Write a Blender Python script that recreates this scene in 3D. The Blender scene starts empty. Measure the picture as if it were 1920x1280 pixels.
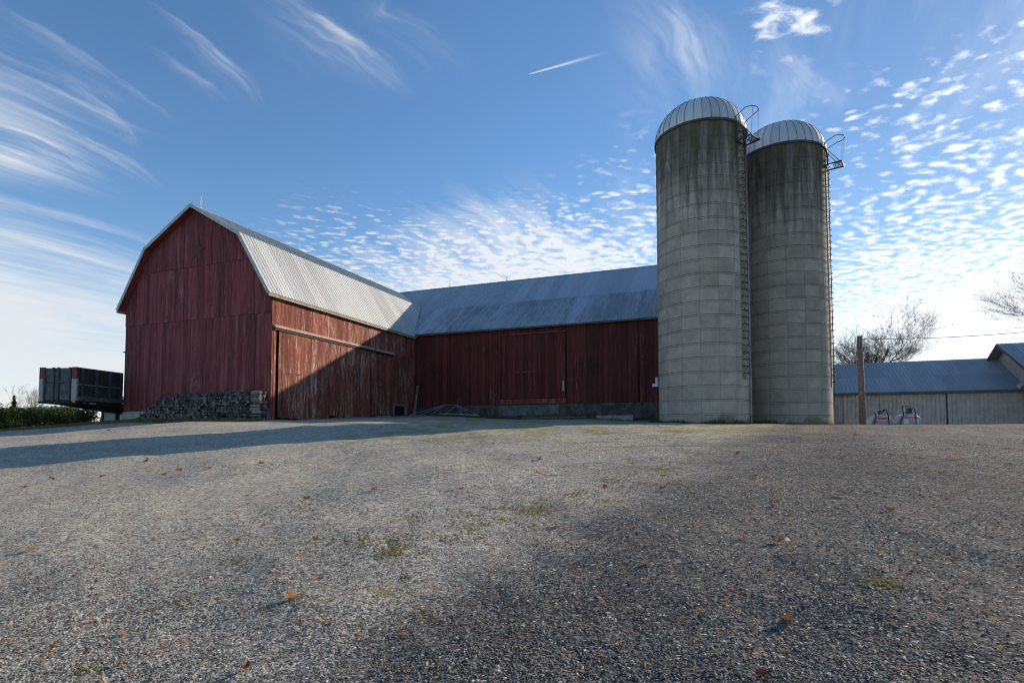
import bpy, bmesh, math, random
import numpy as np
from mathutils import Vector, Matrix
random.seed(7)
RNG = np.random.default_rng(11)
R = math.radians
S = bpy.context.scene
C = S.collection
pi = math.pi

# ------------------------------------------------------------------ camera
FPX, CY, PITCH = 1042.0, 760.0, R(2.84)
cd = bpy.data.cameras.new('camera'); cam = bpy.data.objects.new('camera', cd); C.objects.link(cam)
S.camera = cam
cd.sensor_width = 36.0; cd.sensor_fit = 'HORIZONTAL'
cd.lens = FPX / 1920 * 36
cd.shift_y = (CY - 640) / 1920
cd.clip_start = 0.05; cd.clip_end = 6000
cam.rotation_euler = (pi / 2 + PITCH, 0, 0)
F_ = np.array([0, math.cos(PITCH), math.sin(PITCH)]); U_ = np.array([0, -math.sin(PITCH), math.cos(PITCH)])
def ray(x, y):
    d = F_ + np.array([1, 0, 0]) * (x - 960) / FPX - U_ * (y - CY) / FPX
    return d / d[1]
def at(x, y, Y): return ray(x, y) * Y

# ------------------------------------------------------------------ sun / sky
SUN_AZ, SUN_EL = R(58), R(22.6)
sd = bpy.data.lights.new('sun', 'SUN'); sun = bpy.data.objects.new('sun', sd); C.objects.link(sun)
sd.energy = 4.3; sd.angle = R(0.5); sd.color = (1.0, 0.87, 0.69)
sv = Vector((math.sin(SUN_AZ) * math.cos(SUN_EL), math.cos(SUN_AZ) * math.cos(SUN_EL), math.sin(SUN_EL)))
sun.rotation_euler = sv.to_track_quat('Z', 'Y').to_euler()
sun.location = (60, 40, 40)
S.view_settings.view_transform = 'Standard'; S.view_settings.look = 'None'
S.view_settings.gamma = 1.0; S.view_settings.exposure = 0.5
S.cycles.max_bounces = 4; S.cycles.diffuse_bounces = 3; S.cycles.glossy_bounces = 2; S.cycles.transmission_bounces = 2
S.cycles.use_denoising = True; S.cycles.filter_width = 1.05
S.cycles.use_adaptive_sampling = True; S.cycles.adaptive_threshold = 0.02; S.cycles.adaptive_min_samples = 16

# ------------------------------------------------------------------ node helper
class NT:
    def __init__(s, tree): s.t = tree; s.n = tree.nodes; s.l = tree.links
    def node(s, typ, **kw):
        n = s.n.new(typ)
        for k, v in kw.items(): setattr(n, k, v)
        return n
    def put(s, sock, val):
        if isinstance(val, bpy.types.NodeSocket): s.l.new(val, sock)
        elif val is not None:
            if hasattr(sock.default_value, '__len__') and not hasattr(val, '__len__'): sock.default_value = [val] * len(sock.default_value)
            elif hasattr(sock.default_value, '__len__') and len(sock.default_value) == 4 and len(val) == 3: sock.default_value = (*val, 1)
            else: sock.default_value = val
    def math(s, op, a, b=None, c=None, clamp=False):
        n = s.node('ShaderNodeMath', operation=op, use_clamp=clamp)
        s.put(n.inputs[0], a); s.put(n.inputs[1], b)
        if c is not None: s.put(n.inputs[2], c)
        return n.outputs[0]
    def vm(s, op, a, b=None, scale=None):
        n = s.node('ShaderNodeVectorMath', operation=op)
        s.put(n.inputs[0], a)
        if b is not None: s.put(n.inputs[1], b)
        if scale is not None: s.put(n.inputs['Scale'], scale)
        return n.outputs['Value'] if op in ('DOT_PRODUCT', 'LENGTH', 'DISTANCE') else n.outputs['Vector']
    def sep(s, v): n = s.node('ShaderNodeSeparateXYZ'); s.put(n.inputs[0], v); return n.outputs
    def comb(s, x, y, z=0.0):
        n = s.node('ShaderNodeCombineXYZ'); s.put(n.inputs[0], x); s.put(n.inputs[1], y); s.put(n.inputs[2], z); return n.outputs[0]
    def map(s, v, scale=(1, 1, 1), loc=(0, 0, 0), rot=(0, 0, 0)):
        n = s.node('ShaderNodeMapping'); s.put(n.inputs['Vector'], v)
        n.inputs['Scale'].default_value = scale; n.inputs['Location'].default_value = loc; n.inputs['Rotation'].default_value = rot
        return n.outputs[0]
    def rs(s, v, rot, scale, loc=(0, 0, 0)):     # turn first, then stretch
        return s.map(s.map(v, rot=(0, 0, rot)), scale=scale, loc=loc)
    def noise(s, v, scale=1.0, detail=4.0, rough=0.55, dist=0.0, out='Fac'):
        n = s.node('ShaderNodeTexNoise'); s.put(n.inputs['Vector'], v)
        n.inputs['Scale'].default_value = scale; n.inputs['Detail'].default_value = detail
        n.inputs['Roughness'].default_value = rough; n.inputs['Distortion'].default_value = dist
        return n.outputs[out]
    def voro(s, v, scale=1.0, feature='F1', rnd=1.0, out='Distance'):
        n = s.node('ShaderNodeTexVoronoi', feature=feature); s.put(n.inputs['Vector'], v)
        n.inputs['Scale'].default_value = scale; n.inputs['Randomness'].default_value = rnd
        return n.outputs[out]
    def ss(s, v, a, b, lo=0.0, hi=1.0):
        n = s.node('ShaderNodeMapRange', interpolation_type='SMOOTHSTEP')
        s.put(n.inputs[0], v); s.put(n.inputs[1], a); s.put(n.inputs[2], b); s.put(n.inputs[3], lo); s.put(n.inputs[4], hi)
        return n.outputs[0]
    def mix(s, f, a, b, mode='MIX'):
        n = s.node('ShaderNodeMix', data_type='RGBA', blend_type=mode)
        s.put(n.inputs[0], f); s.put(n.inputs[6], a); s.put(n.inputs[7], b)
        return n.outputs[2]
    def scol(s, col, f):   # colour times scalar
        return s.vm('SCALE', col, scale=f)
    def bump(s, h, strength=0.5, dist=0.02, normal=None):
        n = s.node('ShaderNodeBump'); s.put(n.inputs['Height'], h)
        n.inputs['Strength'].default_value = strength; n.inputs['Distance'].default_value = dist
        if normal is not None: s.put(n.inputs['Normal'], normal)
        return n.outputs[0]
    def attr(s, name): n = s.node('ShaderNodeAttribute', attribute_name=name); return n.outputs['Fac']
    def obj(s): return s.node('ShaderNodeTexCoord').outputs['Object']
    def geo(s, o='Position'): return s.node('ShaderNodeNewGeometry').outputs[o]

def material(name, fn):
    m = bpy.data.materials.new(name); m.use_nodes = True
    t = NT(m.node_tree); b = t.n['Principled BSDF']
    fn(t, b)
    return m
def setp(t, b, col=None, rough=None, metal=None, normal=None, spec=None):
    if col is not None: t.put(b.inputs['Base Color'], col)
    if rough is not None: t.put(b.inputs['Roughness'], rough)
    if metal is not None: t.put(b.inputs['Metallic'], metal)
    if normal is not None: t.put(b.inputs['Normal'], normal)
    if spec is not None: t.put(b.inputs['Specular IOR Level'], spec)
def simple(name, col, rough=0.7, metal=0.0, var=0.25, scale=6.0, bump=0.15, spec=0.3):
    def fn(t, b):
        p = t.obj(); n = t.noise(p, scale, 6, 0.65); n2 = t.noise(p, scale * 7, 4)
        f = t.math('ADD', t.ss(n, 0.3, 0.7, 1 - var, 1 + var), t.ss(n2, 0.3, 0.7, -var * .4, var * .4))
        setp(t, b, t.scol(col, f), rough, metal, t.bump(n2, bump, 0.02), spec)
    return material(name, fn)

# ------------------------------------------------------------------ world: Nishita sky with procedural cirrus and altocumulus
def build_world():
    w = bpy.data.worlds.new('World'); S.world = w; w.use_nodes = True
    t = NT(w.node_tree); bg = t.n['Background']
    sky = t.node('ShaderNodeTexSky', sky_type='NISHITA')
    sky.sun_disc = False; sky.sun_elevation = SUN_EL; sky.sun_rotation = SUN_AZ
    sky.altitude = 300; sky.air_density = 1.0; sky.dust_density = 0.15; sky.ozone_density = 2.2
    g = t.node('ShaderNodeTexCoord').outputs['Generated']
    d = t.vm('NORMALIZE', g)
    x, y, z = t.sep(d)
    zc = t.math('MAXIMUM', z, 0.02)
    P = t.comb(t.math('DIVIDE', x, zc), t.math('DIVIDE', y, zc))
    az = t.math('MULTIPLY', t.math('ARCTAN2', x, y), 57.2958)
    el = t.math('MULTIPLY', t.math('ARCSINE', z), 57.2958)
    sdot = t.vm('DOT_PRODUCT', d, tuple(sv))
    sang = t.math('MULTIPLY', t.math('ARCCOSINE', t.math('MINIMUM', sdot, 0.99999)), 57.2958)
    def gauss(a0, e0, wa, we, amp=1.0):
        q = t.math('ADD', t.math('POWER', t.math('ABSOLUTE', t.math('DIVIDE', t.math('SUBTRACT', az, a0), wa)), 2.0),
                   t.math('POWER', t.math('ABSOLUTE', t.math('DIVIDE', t.math('SUBTRACT', el, e0), we)), 2.0))
        return t.math('MULTIPLY', t.math('EXPONENT', t.math('MULTIPLY', q, -1.0)), amp)
    def add(*a):
        o = a[0]
        for k in a[1:]: o = t.math('ADD', o, k)
        return o
    # ---- warped plane coordinates
    wv = t.noise(P, 1.1, 3, 0.5, out='Color')
    wv = t.vm('SCALE', t.vm('SUBTRACT', wv, (0.5, 0.5, 0.5)), scale=0.35)
    Pw = t.vm('ADD', P, wv)
    # ---- cirrus fibres: stretched along (0.42, 0.9) on the cloud plane
    fib = t.rs(Pw, R(25), (4.2, 0.75, 1))
    f1 = t.noise(fib, 1.0, 6, 0.56, 0.5)
    fib2 = t.rs(Pw, R(25), (15, 1.7, 1), (3.1, 7.7, 0))
    f2 = t.noise(fib2, 1.0, 4, 0.55, 0.3)
    fibre = t.math('ADD', t.math('MULTIPLY', f1, 0.72), t.math('MULTIPLY', f2, 0.28))
    soft = t.noise(t.comb(t.math('DIVIDE', az, 11.0), t.math('DIVIDE', el, 4.2), t.math('MULTIPLY', f1, .6)), 1.0, 5, .58, .5)
    wl = t.ss(el, 17, 7, 0, .75)
    fibre = t.math('ADD', t.math('MULTIPLY', fibre, t.math('SUBTRACT', 1.0, wl)), t.math('MULTIPLY', soft, wl))
    # region amounts
    reg = add(gauss(-47, 24, 9, 5.0, 0.34), gauss(-46, 9, 13, 8, 0.66), gauss(-30, 8, 10, 6, .30), gauss(-10, 13, 13, 6, 0.40), gauss(4, 14, 12, 7, 0.42),
              gauss(-2, 20, 7, 5, 0.24), gauss(18, 34, 8, 10, 0.16), gauss(40, 36, 12, 14, 0.22), gauss(22, 22, 10, 8, .14), gauss(-10, 3, 60, 5, 0.30))
    cir = t.math('MULTIPLY', t.ss(t.math('ADD', fibre, t.math('MULTIPLY', reg, 0.62)), 0.52, 1.04), t.ss(reg, 0.03, 0.25))
    # ---- individual mares' tails as curved soft streaks on the cloud plane
    grp = bpy.data.node_groups.new('streak', 'ShaderNodeTree')
    for nm, st in (('P', 'NodeSocketVector'), ('A', 'NodeSocketVector'), ('B', 'NodeSocketVector'), ('W', 'NodeSocketFloat'), ('Bend', 'NodeSocketFloat'), ('Amp', 'NodeSocketFloat'), ('F', 'NodeSocketFloat')):
        grp.interface.new_socket(nm, in_out='INPUT', socket_type=st)
    grp.interface.new_socket('Out', in_out='OUTPUT', socket_type='NodeSocketFloat')
    q = NT(grp); gi = q.node('NodeGroupInput').outputs; go = q.node('NodeGroupOutput')
    AB = q.vm('SUBTRACT', gi['B'], gi['A']); L = q.vm('LENGTH', AB); D = q.vm('NORMALIZE', AB)
    AP = q.vm('SUBTRACT', gi['P'], gi['A'])
    s_ = q.math('DIVIDE', q.vm('DOT_PRODUCT', AP, D), L)
    dx, dy, _ = q.sep(D); Nn = q.comb(q.math('MULTIPLY', dy, -1.0), dx)
    n_ = q.vm('DOT_PRODUCT', AP, Nn)
    par = q.math('MULTIPLY', q.math('MULTIPLY', s_, q.math('SUBTRACT', 1.0, s_)), gi['Bend'])
    n_ = q.math('SUBTRACT', n_, par)
    side = q.math('GREATER_THAN', n_, 0.0)
    wd = q.math('MULTIPLY', gi['W'], q.math('ADD', 0.45, q.math('MULTIPLY', side, 2.0)))
    wd = q.math('MULTIPLY', wd, q.math('ADD', 0.6, q.math('MULTIPLY', s_, 0.9)))
    e_ = q.math('EXPONENT', q.math('MULTIPLY', q.math('POWER', q.math('ABSOLUTE', q.math('DIVIDE', n_, wd)), 1.4), -1.0))
    env = q.math('MULTIPLY', q.ss(s_, 0.0, 0.5), q.ss(s_, 1.0, 0.45))
    px_, py_, _ = q.sep(gi['A'])
    fb_ = q.noise(q.comb(q.math('MULTIPLY', n_, 26.0), q.math('MULTIPLY', s_, 2.2), q.math('MULTIPLY', px_, 9.0)), 1.0, 3, .6, .4)
    fib_ = q.ss(q.math('ADD', q.math('MULTIPLY', fb_, .65), q.math('MULTIPLY', gi['F'], .35)), .36, .68, .12, 1.1)
    q.put(go.inputs[0], q.math('MULTIPLY', q.math('MULTIPLY', q.math('MULTIPLY', e_, fib_), env), gi['Amp']))
    Pj = t.vm('ADD', P, t.vm('SCALE', t.vm('SUBTRACT', t.noise(t.map(P, scale=(2.2, 2.2, 1)), 1, 4, 0.6, out='Color'), (0.5, 0.5, 0.5)), scale=0.15))
    def pl(px, py): r = ray(px, py); r = r / r[2]; return (float(r[0]), float(r[1]), 0.0)
    streaks = [((-80, -40), (345, 240), .016, -.08, .40), ((-70, 85), (320, 262), .018, .05, .48), ((-70, 150), (320, 360), .024, -.22, .55), ((30, 90), (270, 215), .03, -.05, .18),
               ((235, -10), (530, 222), .016, -.22, .42), ((245, 85), (450, 205), .011, -.18, .30), ((420, -80), (790, 195), .024, -.14, .60), ((500, -40), (700, 150), .05, -.1, .16),
               ((600, -40), (900, 170), .04, -.2, .13), ((1120, -90), (1340, 200), .035, -.20, .34), ((-60, 205), (215, 345), .035, -.12, .55),
               ((-80, 240), (170, 330), .06, .10, .42), ((1440, 40), (1560, 240), .04, -.1, .24), ((1180, -60), (1420, 200), .08, -.1, .16), ((60, 110), (260, 300), .012, -.3, .32), ((740, -20), (790, 60), .012, .2, .18)]
    st = None
    for a, b_, wdt, bend, amp in streaks:
        n = t.node('ShaderNodeGroup'); n.node_tree = grp
        t.put(n.inputs['P'], Pj); n.inputs['A'].default_value = pl(*a); n.inputs['B'].default_value = pl(*b_)
        t.put(n.inputs['F'], f2); n.inputs['W'].default_value = wdt; n.inputs['Bend'].default_value = bend; n.inputs['Amp'].default_value = amp
        st = n.outputs[0] if st is None else t.math('ADD', st, n.outputs[0])
    stf = st
    # contrail: thin short line, bright at the head
    ca, cb = np.array(pl(990, 140)), np.array(pl(1150, 95)); cl = float(np.linalg.norm(cb - ca)); cdv = (cb - ca) / cl
    cp = t.vm('SUBTRACT', P, tuple(ca)); cs_ = t.math('DIVIDE', t.vm('DOT_PRODUCT', cp, tuple(cdv)), cl); cn_ = t.vm('DOT_PRODUCT', cp, (-cdv[1], cdv[0], 0.0))
    cw = t.math('ADD', .0012, t.math('MULTIPLY', cs_, .0075))
    con = t.math('MULTIPLY', t.math('EXPONENT', t.math('MULTIPLY', t.math('POWER', t.math('ABSOLUTE', t.math('DIVIDE', cn_, t.math('MAXIMUM', cw, .0008))), 2.0), -1.0)), t.math('MULTIPLY', t.ss(cs_, 0.0, .04), t.ss(cs_, 1.0, .05)))
    # ---- altocumulus cells
    rot = t.rs(Pw, R(-28), (1.0, 1.3, 1))
    a1 = t.noise(rot, 14.0, 5, 0.64, 0.25)
    a2 = t.voro(t.vm('ADD', rot, t.vm('SCALE', t.noise(rot, 14, 2, out='Color'), scale=0.03)), 17.0, 'SMOOTH_F1')
    cells = t.math('SUBTRACT', t.math('ADD', t.math('MULTIPLY', a1, 0.85), 0.35), t.math('MULTIPLY', a2, 0.55))
    big = t.noise(P, 0.9, 3, 0.5)
    cov = add(gauss(46, 9, 17, 7.5, 0.40), gauss(32, 10, 8, 6, .20), gauss(41, 20, 11, 6, 0.10), gauss(10, 17, 11, 6, 0.15), gauss(-2, 14, 14, 6, 0.22), gauss(34, 26, 7, 3.5, 0.08), gauss(43, 26, 5, 4, .08), gauss(27, 34, 4, 2.5, .13),
              gauss(14, 23, 7, 7, .07), gauss(-17, 19, 8, 4, .07))
    cu = t.math('ADD', t.math('ADD', cells, cov), t.math('MULTIPLY', t.math('SUBTRACT', big, 0.5), 0.25))
    cu = t.math('MULTIPLY', t.ss(cu, 0.60, 0.94), t.ss(cov, 0.01, 0.10))
    alpha = t.math('MINIMUM', add(cir, stf, cu, con), 1.0)
    alpha = t.math('MULTIPLY', alpha, 0.92)
    # cloud radiance: forward scattering brightens towards the sun
    fw = t.math('ADD', t.math('MULTIPLY', t.math('EXPONENT', t.math('MULTIPLY', t.math('DIVIDE', sang, 26.0), -1.0)), 4.2), 4.6)
    ccol = t.scol((0.93, 0.965, 1.0), fw)
    hs = t.node('ShaderNodeHueSaturation'); t.put(hs.inputs['Color'], sky.outputs[0]); hs.inputs['Saturation'].default_value = 1.15
    skyc = t.scol(hs.outputs[0], t.ss(sang, 12, 55, .74, .97))
    t.put(bg.inputs['Color'], t.mix(alpha, skyc, ccol))
    bg.inputs['Strength'].default_value = 0.13
build_world()

# ------------------------------------------------------------------ mesh builder
ORG = {}
class MB:
    def __init__(s): s.v = []; s.f = []; s.m = []; s.r = []
    def poly(s, pts, m=0, r=None):
        b = len(s.v); s.v += [tuple(map(float, p)) for p in pts]; s.f.append(tuple(range(b, b + len(pts)))); s.m.append(m); s.r.append(random.random() if r is None else r)
    def mesh(s, vs, fs, m=0, r=None):
        b = len(s.v); r = random.random() if r is None else r
        s.v += [tuple(map(float, p)) for p in vs]
        for f in fs: s.f.append(tuple(i + b for i in f)); s.m.append(m); s.r.append(r)
    def box(s, a, b, m=0, r=None):
        (x0, y0, z0), (x1, y1, z1) = a, b
        s.mesh([(x0, y0, z0), (x1, y0, z0), (x1, y1, z0), (x0, y1, z0), (x0, y0, z1), (x1, y0, z1), (x1, y1, z1), (x0, y1, z1)],
               [(3, 2, 1, 0), (4, 5, 6, 7), (0, 1, 5, 4), (1, 2, 6, 5), (2, 3, 7, 6), (3, 0, 4, 7)], m, r)
    def prism(s, poly, ext, m=0, r=None):     # poly: list of 3D points, ext: vector
        n = len(poly); e = np.array(ext, float)
        vs = [np.array(p, float) for p in poly] + [np.array(p, float) + e for p in poly]
        fs = [tuple(range(n))[::-1], tuple(range(n, 2 * n))] + [(i, (i + 1) % n, n + (i + 1) % n, n + i) for i in range(n)]
        s.mesh(vs, fs, m, r)
    def bar(s, p0, p1, w, h, up=(0, 0, 1), m=0, r=None):
        p0 = np.array(p0, float); p1 = np.array(p1, float); d = p1 - p0; d /= np.linalg.norm(d)
        up = np.array(up, float); a = np.cross(d, up)
        if np.linalg.norm(a) < 1e-4: a = np.cross(d, (1, 0, 0.01))
        a /= np.linalg.norm(a); b = np.cross(a, d)
        pr = [p0 + a * w / 2 * i + b * h / 2 * j for i, j in ((-1, -1), (1, -1), (1, 1), (-1, 1))]
        s.prism(pr, p1 - p0, m, r)
    def tube(s, pts, rad, n=6, m=0, r=None, cap=True):
        pts = [np.array(p, float) for p in pts]
        rad = [rad] * len(pts) if not hasattr(rad, '__len__') else rad
        vs = []; fs = []
        a = None
        for i, p in enumerate(pts):
            d = (pts[min(i + 1, len(pts) - 1)] - pts[max(i - 1, 0)]); d = d / (np.linalg.norm(d) + 1e-9)
            if a is None: a = np.cross(d, (0.31, 0.2, 0.93) if abs(d[2]) < 0.9 else (1, 0.1, 0))
            a = a - d * np.dot(a, d); a = a / (np.linalg.norm(a) + 1e-9); b = np.cross(d, a)
            for k in range(n):
                t = 2 * pi * k / n; vs.append(p + (a * math.cos(t) + b * math.sin(t)) * rad[i])
        for i in range(len(pts) - 1):
            for k in range(n): fs.append((i * n + k, i * n + (k + 1) % n, (i + 1) * n + (k + 1) % n, (i + 1) * n + k))
        if cap: fs.append(tuple(range(n))[::-1]); fs.append(tuple(range((len(pts) - 1) * n, len(pts) * n)))
        s.mesh(vs, fs, m, r)
    def lathe(s, prof, n=48, m=0, r=None, centre=(0, 0), a0=0, a1=2 * pi):
        full = abs(a1 - a0 - 2 * pi) < 1e-6; k = n if full else n + 1
        vs = [(centre[0] + q * math.cos(a0 + (a1 - a0) * i / n), centre[1] + q * math.sin(a0 + (a1 - a0) * i / n), z) for (q, z) in prof for i in range(k)]
        fs = [(j * k + i, j * k + (i + 1) % k, (j + 1) * k + (i + 1) % k, (j + 1) * k + i) for j in range(len(prof) - 1) for i in range(n)]
        s.mesh(vs, fs, m, r)
    def data(s, name, mats, smooth=False, off=(0, 0, 0)):
        me = bpy.data.meshes.new(name)
        v = np.array(s.v, float) - np.array(off, float)
        me.from_pydata(v.tolist(), [], s.f)
        for mt in (mats if isinstance(mats, (list, tuple)) else [mats]): me.materials.append(mt)
        me.polygons.foreach_set('material_index', s.m)
        at_ = me.attributes.new('rnd', 'FLOAT', 'FACE'); at_.data.foreach_set('value', s.r)
        if smooth: me.polygons.foreach_set('use_smooth', [True] * len(s.f))
        me.update()
        return me
    def build(s, name, mats, parent=None, smooth=False, loc=(0, 0, 0)):
        off = ORG.get(parent.name, (0, 0, 0)) if parent else loc
        o = bpy.data.objects.new(name, s.data(name, mats, smooth, off)); C.objects.link(o)
        if parent: o.parent = parent; ORG[o.name] = off
        else: o.location = loc
        return o
def tag(o, label=None, cat=None, group=None, kind=None):
    for k, v in (('label', label), ('category', cat), ('group', group), ('kind', kind)):
        if v: o[k] = v
    return o
def thing(name, label, cat, loc=(0, 0, 0), rz=0.0, group=None, local=False):
    o = bpy.data.objects.new(name, None); C.objects.link(o); o.empty_display_size = 0.3
    o.location = loc; o.rotation_euler = (0, 0, rz)
    ORG[o.name] = (0, 0, loc[2]) if local else tuple(loc)   # local: parts are given in the thing's turned frame with absolute heights
    return tag(o, label, cat, group)

# ------------------------------------------------------------------ barn frame and terrain
AZ = R(21.24)
A0 = np.array([-12.531, 28.7, 0.0])
uu = np.array([math.sin(AZ), math.cos(AZ), 0]); vv = np.array([math.cos(AZ), -math.sin(AZ), 0])
def W(v, u, z=0.0): return A0 + vv * v + uu * u + np.array([0, 0, z])
CTRL = [(0, 0, -1.62), (-4, 0, -1.68), (4, 0, -1.6), (-4, 5, -1.3), (0, 4, -1.28), (4, 5, -1.1), (0, 10, -.73), (5, 10, -.62), (12, 12, -.35), (-8, 9, -1.05),
        (-11.4, 12.35, -.88), (-15.6, 16.9, -.50), (-5, 16.3, -.25), (0, 19.5, .10), (4, 22, .33), (10, 18, .05), (8, 27, .41), (12, 28, .41), (17, 29, .42), (14, 23, .30),
        (20, 20, .17), (23, 25, .36), (26, 28, .37), (30, 32, .30), (20, 35, .20), (27, 38, -.12), (36, 38, -.15), (30, 46, -.35), (40, 44, -.3),
        (-12.5, 28.7, .70), (-12.2, 27.5, .62), (-17.5, 30.2, .70), (-22.9, 32.7, .76), (-22, 29.5, .48), (-20, 24, .04), (-24, 27, .02), (-14, 23, .25), (-7, 24, .42), (-9.5, 36, 1.05), (-7.4, 41.5, 1.28),
        (0, 38.5, 1.05), (9, 35, .82), (4, 33, .72), (-4, 32, .72), (12, 34, .6), (-30, 38, .12), (-40, 42, .10), (-28, 50, .5), (-20, 45, .8), (10, 50, .8), (0, 60, .5), (-60, 60, 0), (60, 60, -1),
        (40, 10, -.6), (30, 0, -1.3), (-30, 0, -2.2), (-40, 20, -.8), (0, -20, -3.0)]
CT = np.array(CTRL, float)
def _tps():
    X = CT[:, :2]; n = len(X)
    d = np.linalg.norm(X[:, None] - X[None], axis=2); K = np.where(d > 0, d ** 2 * np.log(d + 1e-12), 0) + np.eye(n) * 4.0
    Pm = np.c_[np.ones(n), X]; Am = np.block([[K, Pm], [Pm.T, np.zeros((3, 3))]])
    return np.linalg.solve(Am, np.r_[CT[:, 2], 0, 0, 0])
TW = _tps()
def hz(X, Y):
    X = np.asarray(X, float); Y = np.asarray(Y, float); sh = X.shape
    q = np.c_[X.ravel(), Y.ravel()]
    out = np.empty(len(q))
    for i in range(0, len(q), 20000):
        b = q[i:i + 20000]
        d = np.linalg.norm(b[:, None] - CT[None, :, :2], axis=2); K = np.where(d > 0, d ** 2 * np.log(d + 1e-12), 0)
        out[i:i + 20000] = K @ TW[:-3] + np.c_[np.ones(len(b)), b] @ TW[-3:]
    r = np.linalg.norm(q - np.array([0, 25]), axis=1)
    k = np.clip((r - 40) / 30, 0, 1); k = k * k * (3 - 2 * k)
    out = out * (1 - k) + (-1.2) * k
    return out.reshape(sh)
_ph = RNG.uniform(0, 6.28, 40); _dr = RNG.uniform(0, 6.28, 40); _fr = np.geomspace(0.25, 14, 40)
def micro(X, Y):
    o = 0
    for p_, d_, f_ in zip(_ph, _dr, _fr): o = o + np.sin((X * np.cos(d_) + Y * np.sin(d_)) * f_ * 2 + p_) * 0.011 / (0.6 + f_) ** 1.0
    s_ = (X * 0.851 - Y * 0.526)         # ruts run along the drive
    return o + 0.012 * np.sin(s_ * 3.1 + 1) * np.exp(-((s_ - 1.5) / 6) ** 2)
def gz(x, y): return float(hz(np.array([x]), np.array([y]))[0] + micro(np.array([x]), np.array([y]))[0])
def ground_at(px, py):
    r = ray(px, py); Y = np.linspace(1.5, 45, 3000); Z = hz(r[0] * Y, Y)
    i = np.argmax(r[2] * Y < Z); return r[0] * Y[i], Y[i]

# ------------------------------------------------------------------ materials
def paint(name, red, faded, bare, peel, dull, streak=1.0):
    def fn(t, b):
        p = t.obj(); r = t.attr('rnd')
        pr = t.vm('ADD', p, t.comb(t.math('MULTIPLY', r, 17.0), t.math('MULTIPLY', r, 9.0), t.math('MULTIPLY', r, 31.0)))
        n1 = t.noise(t.map(pr, scale=(5, 5, .38)), 1.0, 8, 0.66, 0.3)
        n2 = t.noise(t.map(pr, scale=(26, 26, 1.1)), 1.0, 6, 0.7)
        n3 = t.noise(t.map(pr, scale=(50, 50, 7)), 1.0, 4, 0.6)
        n4 = t.noise(t.map(p, scale=(.5, .5, .35)), 1.0, 4, 0.6)
        c = t.mix(t.ss(t.math('ADD', t.math('MULTIPLY', n1, .6), t.math('MULTIPLY', n2, .4)), .36, .66), red, faded)
        c = t.mix(t.ss(n4, .42, .68, 0, dull), c, t.scol(red, .75))
        k = t.math('ADD', t.math('ADD', t.math('MULTIPLY', n2, .55), t.math('MULTIPLY', n3, .25)), t.math('MULTIPLY', t.math('ADD', n4, n1), .22))
        c = t.mix(t.math('MULTIPLY', t.ss(k, .60 - peel, .66 - peel), .85), c, bare)
        dark = t.noise(t.map(pr, scale=(40, 40, .9), loc=(5, 2, 9)), 1.0, 5, 0.7)
        c = t.mix(t.ss(dark, .60, .78, 0, .38), c, (0.018, 0.012, 0.011))
        kn = t.voro(t.map(pr, scale=(3.2, 3.2, .9)), 1.0)
        c = t.mix(t.ss(kn, .06, .03, 0, .8), c, (0.02, .012, .012))
        c = t.scol(c, t.ss(r, 0, 1, .76, 1.2))
        gr = t.noise(t.map(pr, scale=(90, 90, 2.2)), 1.0, 3)
        setp(t, b, c, .82, 0, t.bump(t.math('ADD', gr, t.math('MULTIPLY', n2, .6)), .35, .01), .22)
    return material(name, fn)
M = {}
M['red_gable'] = paint('faded_red_boards', (.165, .032, .033), (.255, .078, .080), (.30, .17, .16), -.068, .6)
M['red_side'] = paint('peeling_red_boards', (.165, .040, .028), (.265, .088, .062), (.56, .39, .31), -.047, .3)
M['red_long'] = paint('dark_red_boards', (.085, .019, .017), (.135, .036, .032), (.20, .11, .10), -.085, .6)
M['red_trim'] = paint('red_trim', (.15, .026, .022), (.21, .05, .045), (.3, .2, .17), -.05, .2)
M['pale_wood'] = simple('weathered_pale_wood', (.40, .27, .22), .85, 0, .35, 9, .4)
M['dark'] = simple('dark_gap', (.008, .007, .007), .9, 0, .1)  # near-black: shade of gaps painted on backing panels; also wire and hose colour
M['grey_wood'] = simple('grey_weathered_wood', (.24, .21, .18), .88, 0, .4, 8, .4)

def metal_roof(name, base, rough, metal, stain, stain_col, axis='x', low=None):
    def fn(t, b):
        p = t.obj(); r = t.attr('rnd')
        px, py, pz = t.sep(p)
        sx_, sy_ = (2.0, .28) if axis == 'x' else (.28, 2.0)
        n = t.noise(t.map(p, scale=(sx_, sy_, .28)), 1.0, 7, .68)
        n2 = t.noise(t.map(p, scale=(sx_ * 4.5, sy_ * 4.5, 1.1)), 1.0, 5, .65)
        big = t.noise(p, .22, 3, .5)
        k = t.math('ADD', t.math('MULTIPLY', n, .6), t.math('MULTIPLY', n2, .4))
        k = t.math('ADD', k, t.math('MULTIPLY', t.math('SUBTRACT', big, .5), .5))
        if low: k = t.math('ADD', k, t.ss(t.math('ADD', pz, t.math('MULTIPLY', t.math('SUBTRACT', n2, .5), .8)), low - .1, low + .1, .07, -.09))
        c = t.mix(t.math('MULTIPLY', t.ss(k, .46, .64), stain), base, stain_col)
        c = t.scol(c, t.ss(r, 0, 1, .86, 1.1))
        sp = t.noise(p, 30, 3)
        setp(t, b, c, t.ss(n2, .3, .7, rough - .08, rough + .12), metal, t.bump(t.math('ADD', sp, t.math('MULTIPLY', n2, 2.0)), .12, .01), .45)
    return material(name, fn)
M['roof_front'] = metal_roof('galvanised_roof', (.50, .50, .485), .55, .35, .35, (.36, .35, .335), 'y')
M['roof_long'] = metal_roof('stained_galvanised_roof', (.44, .465, .50), .46, .45, .72, (.22, .24, .265), 'x', 9.2)
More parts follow.
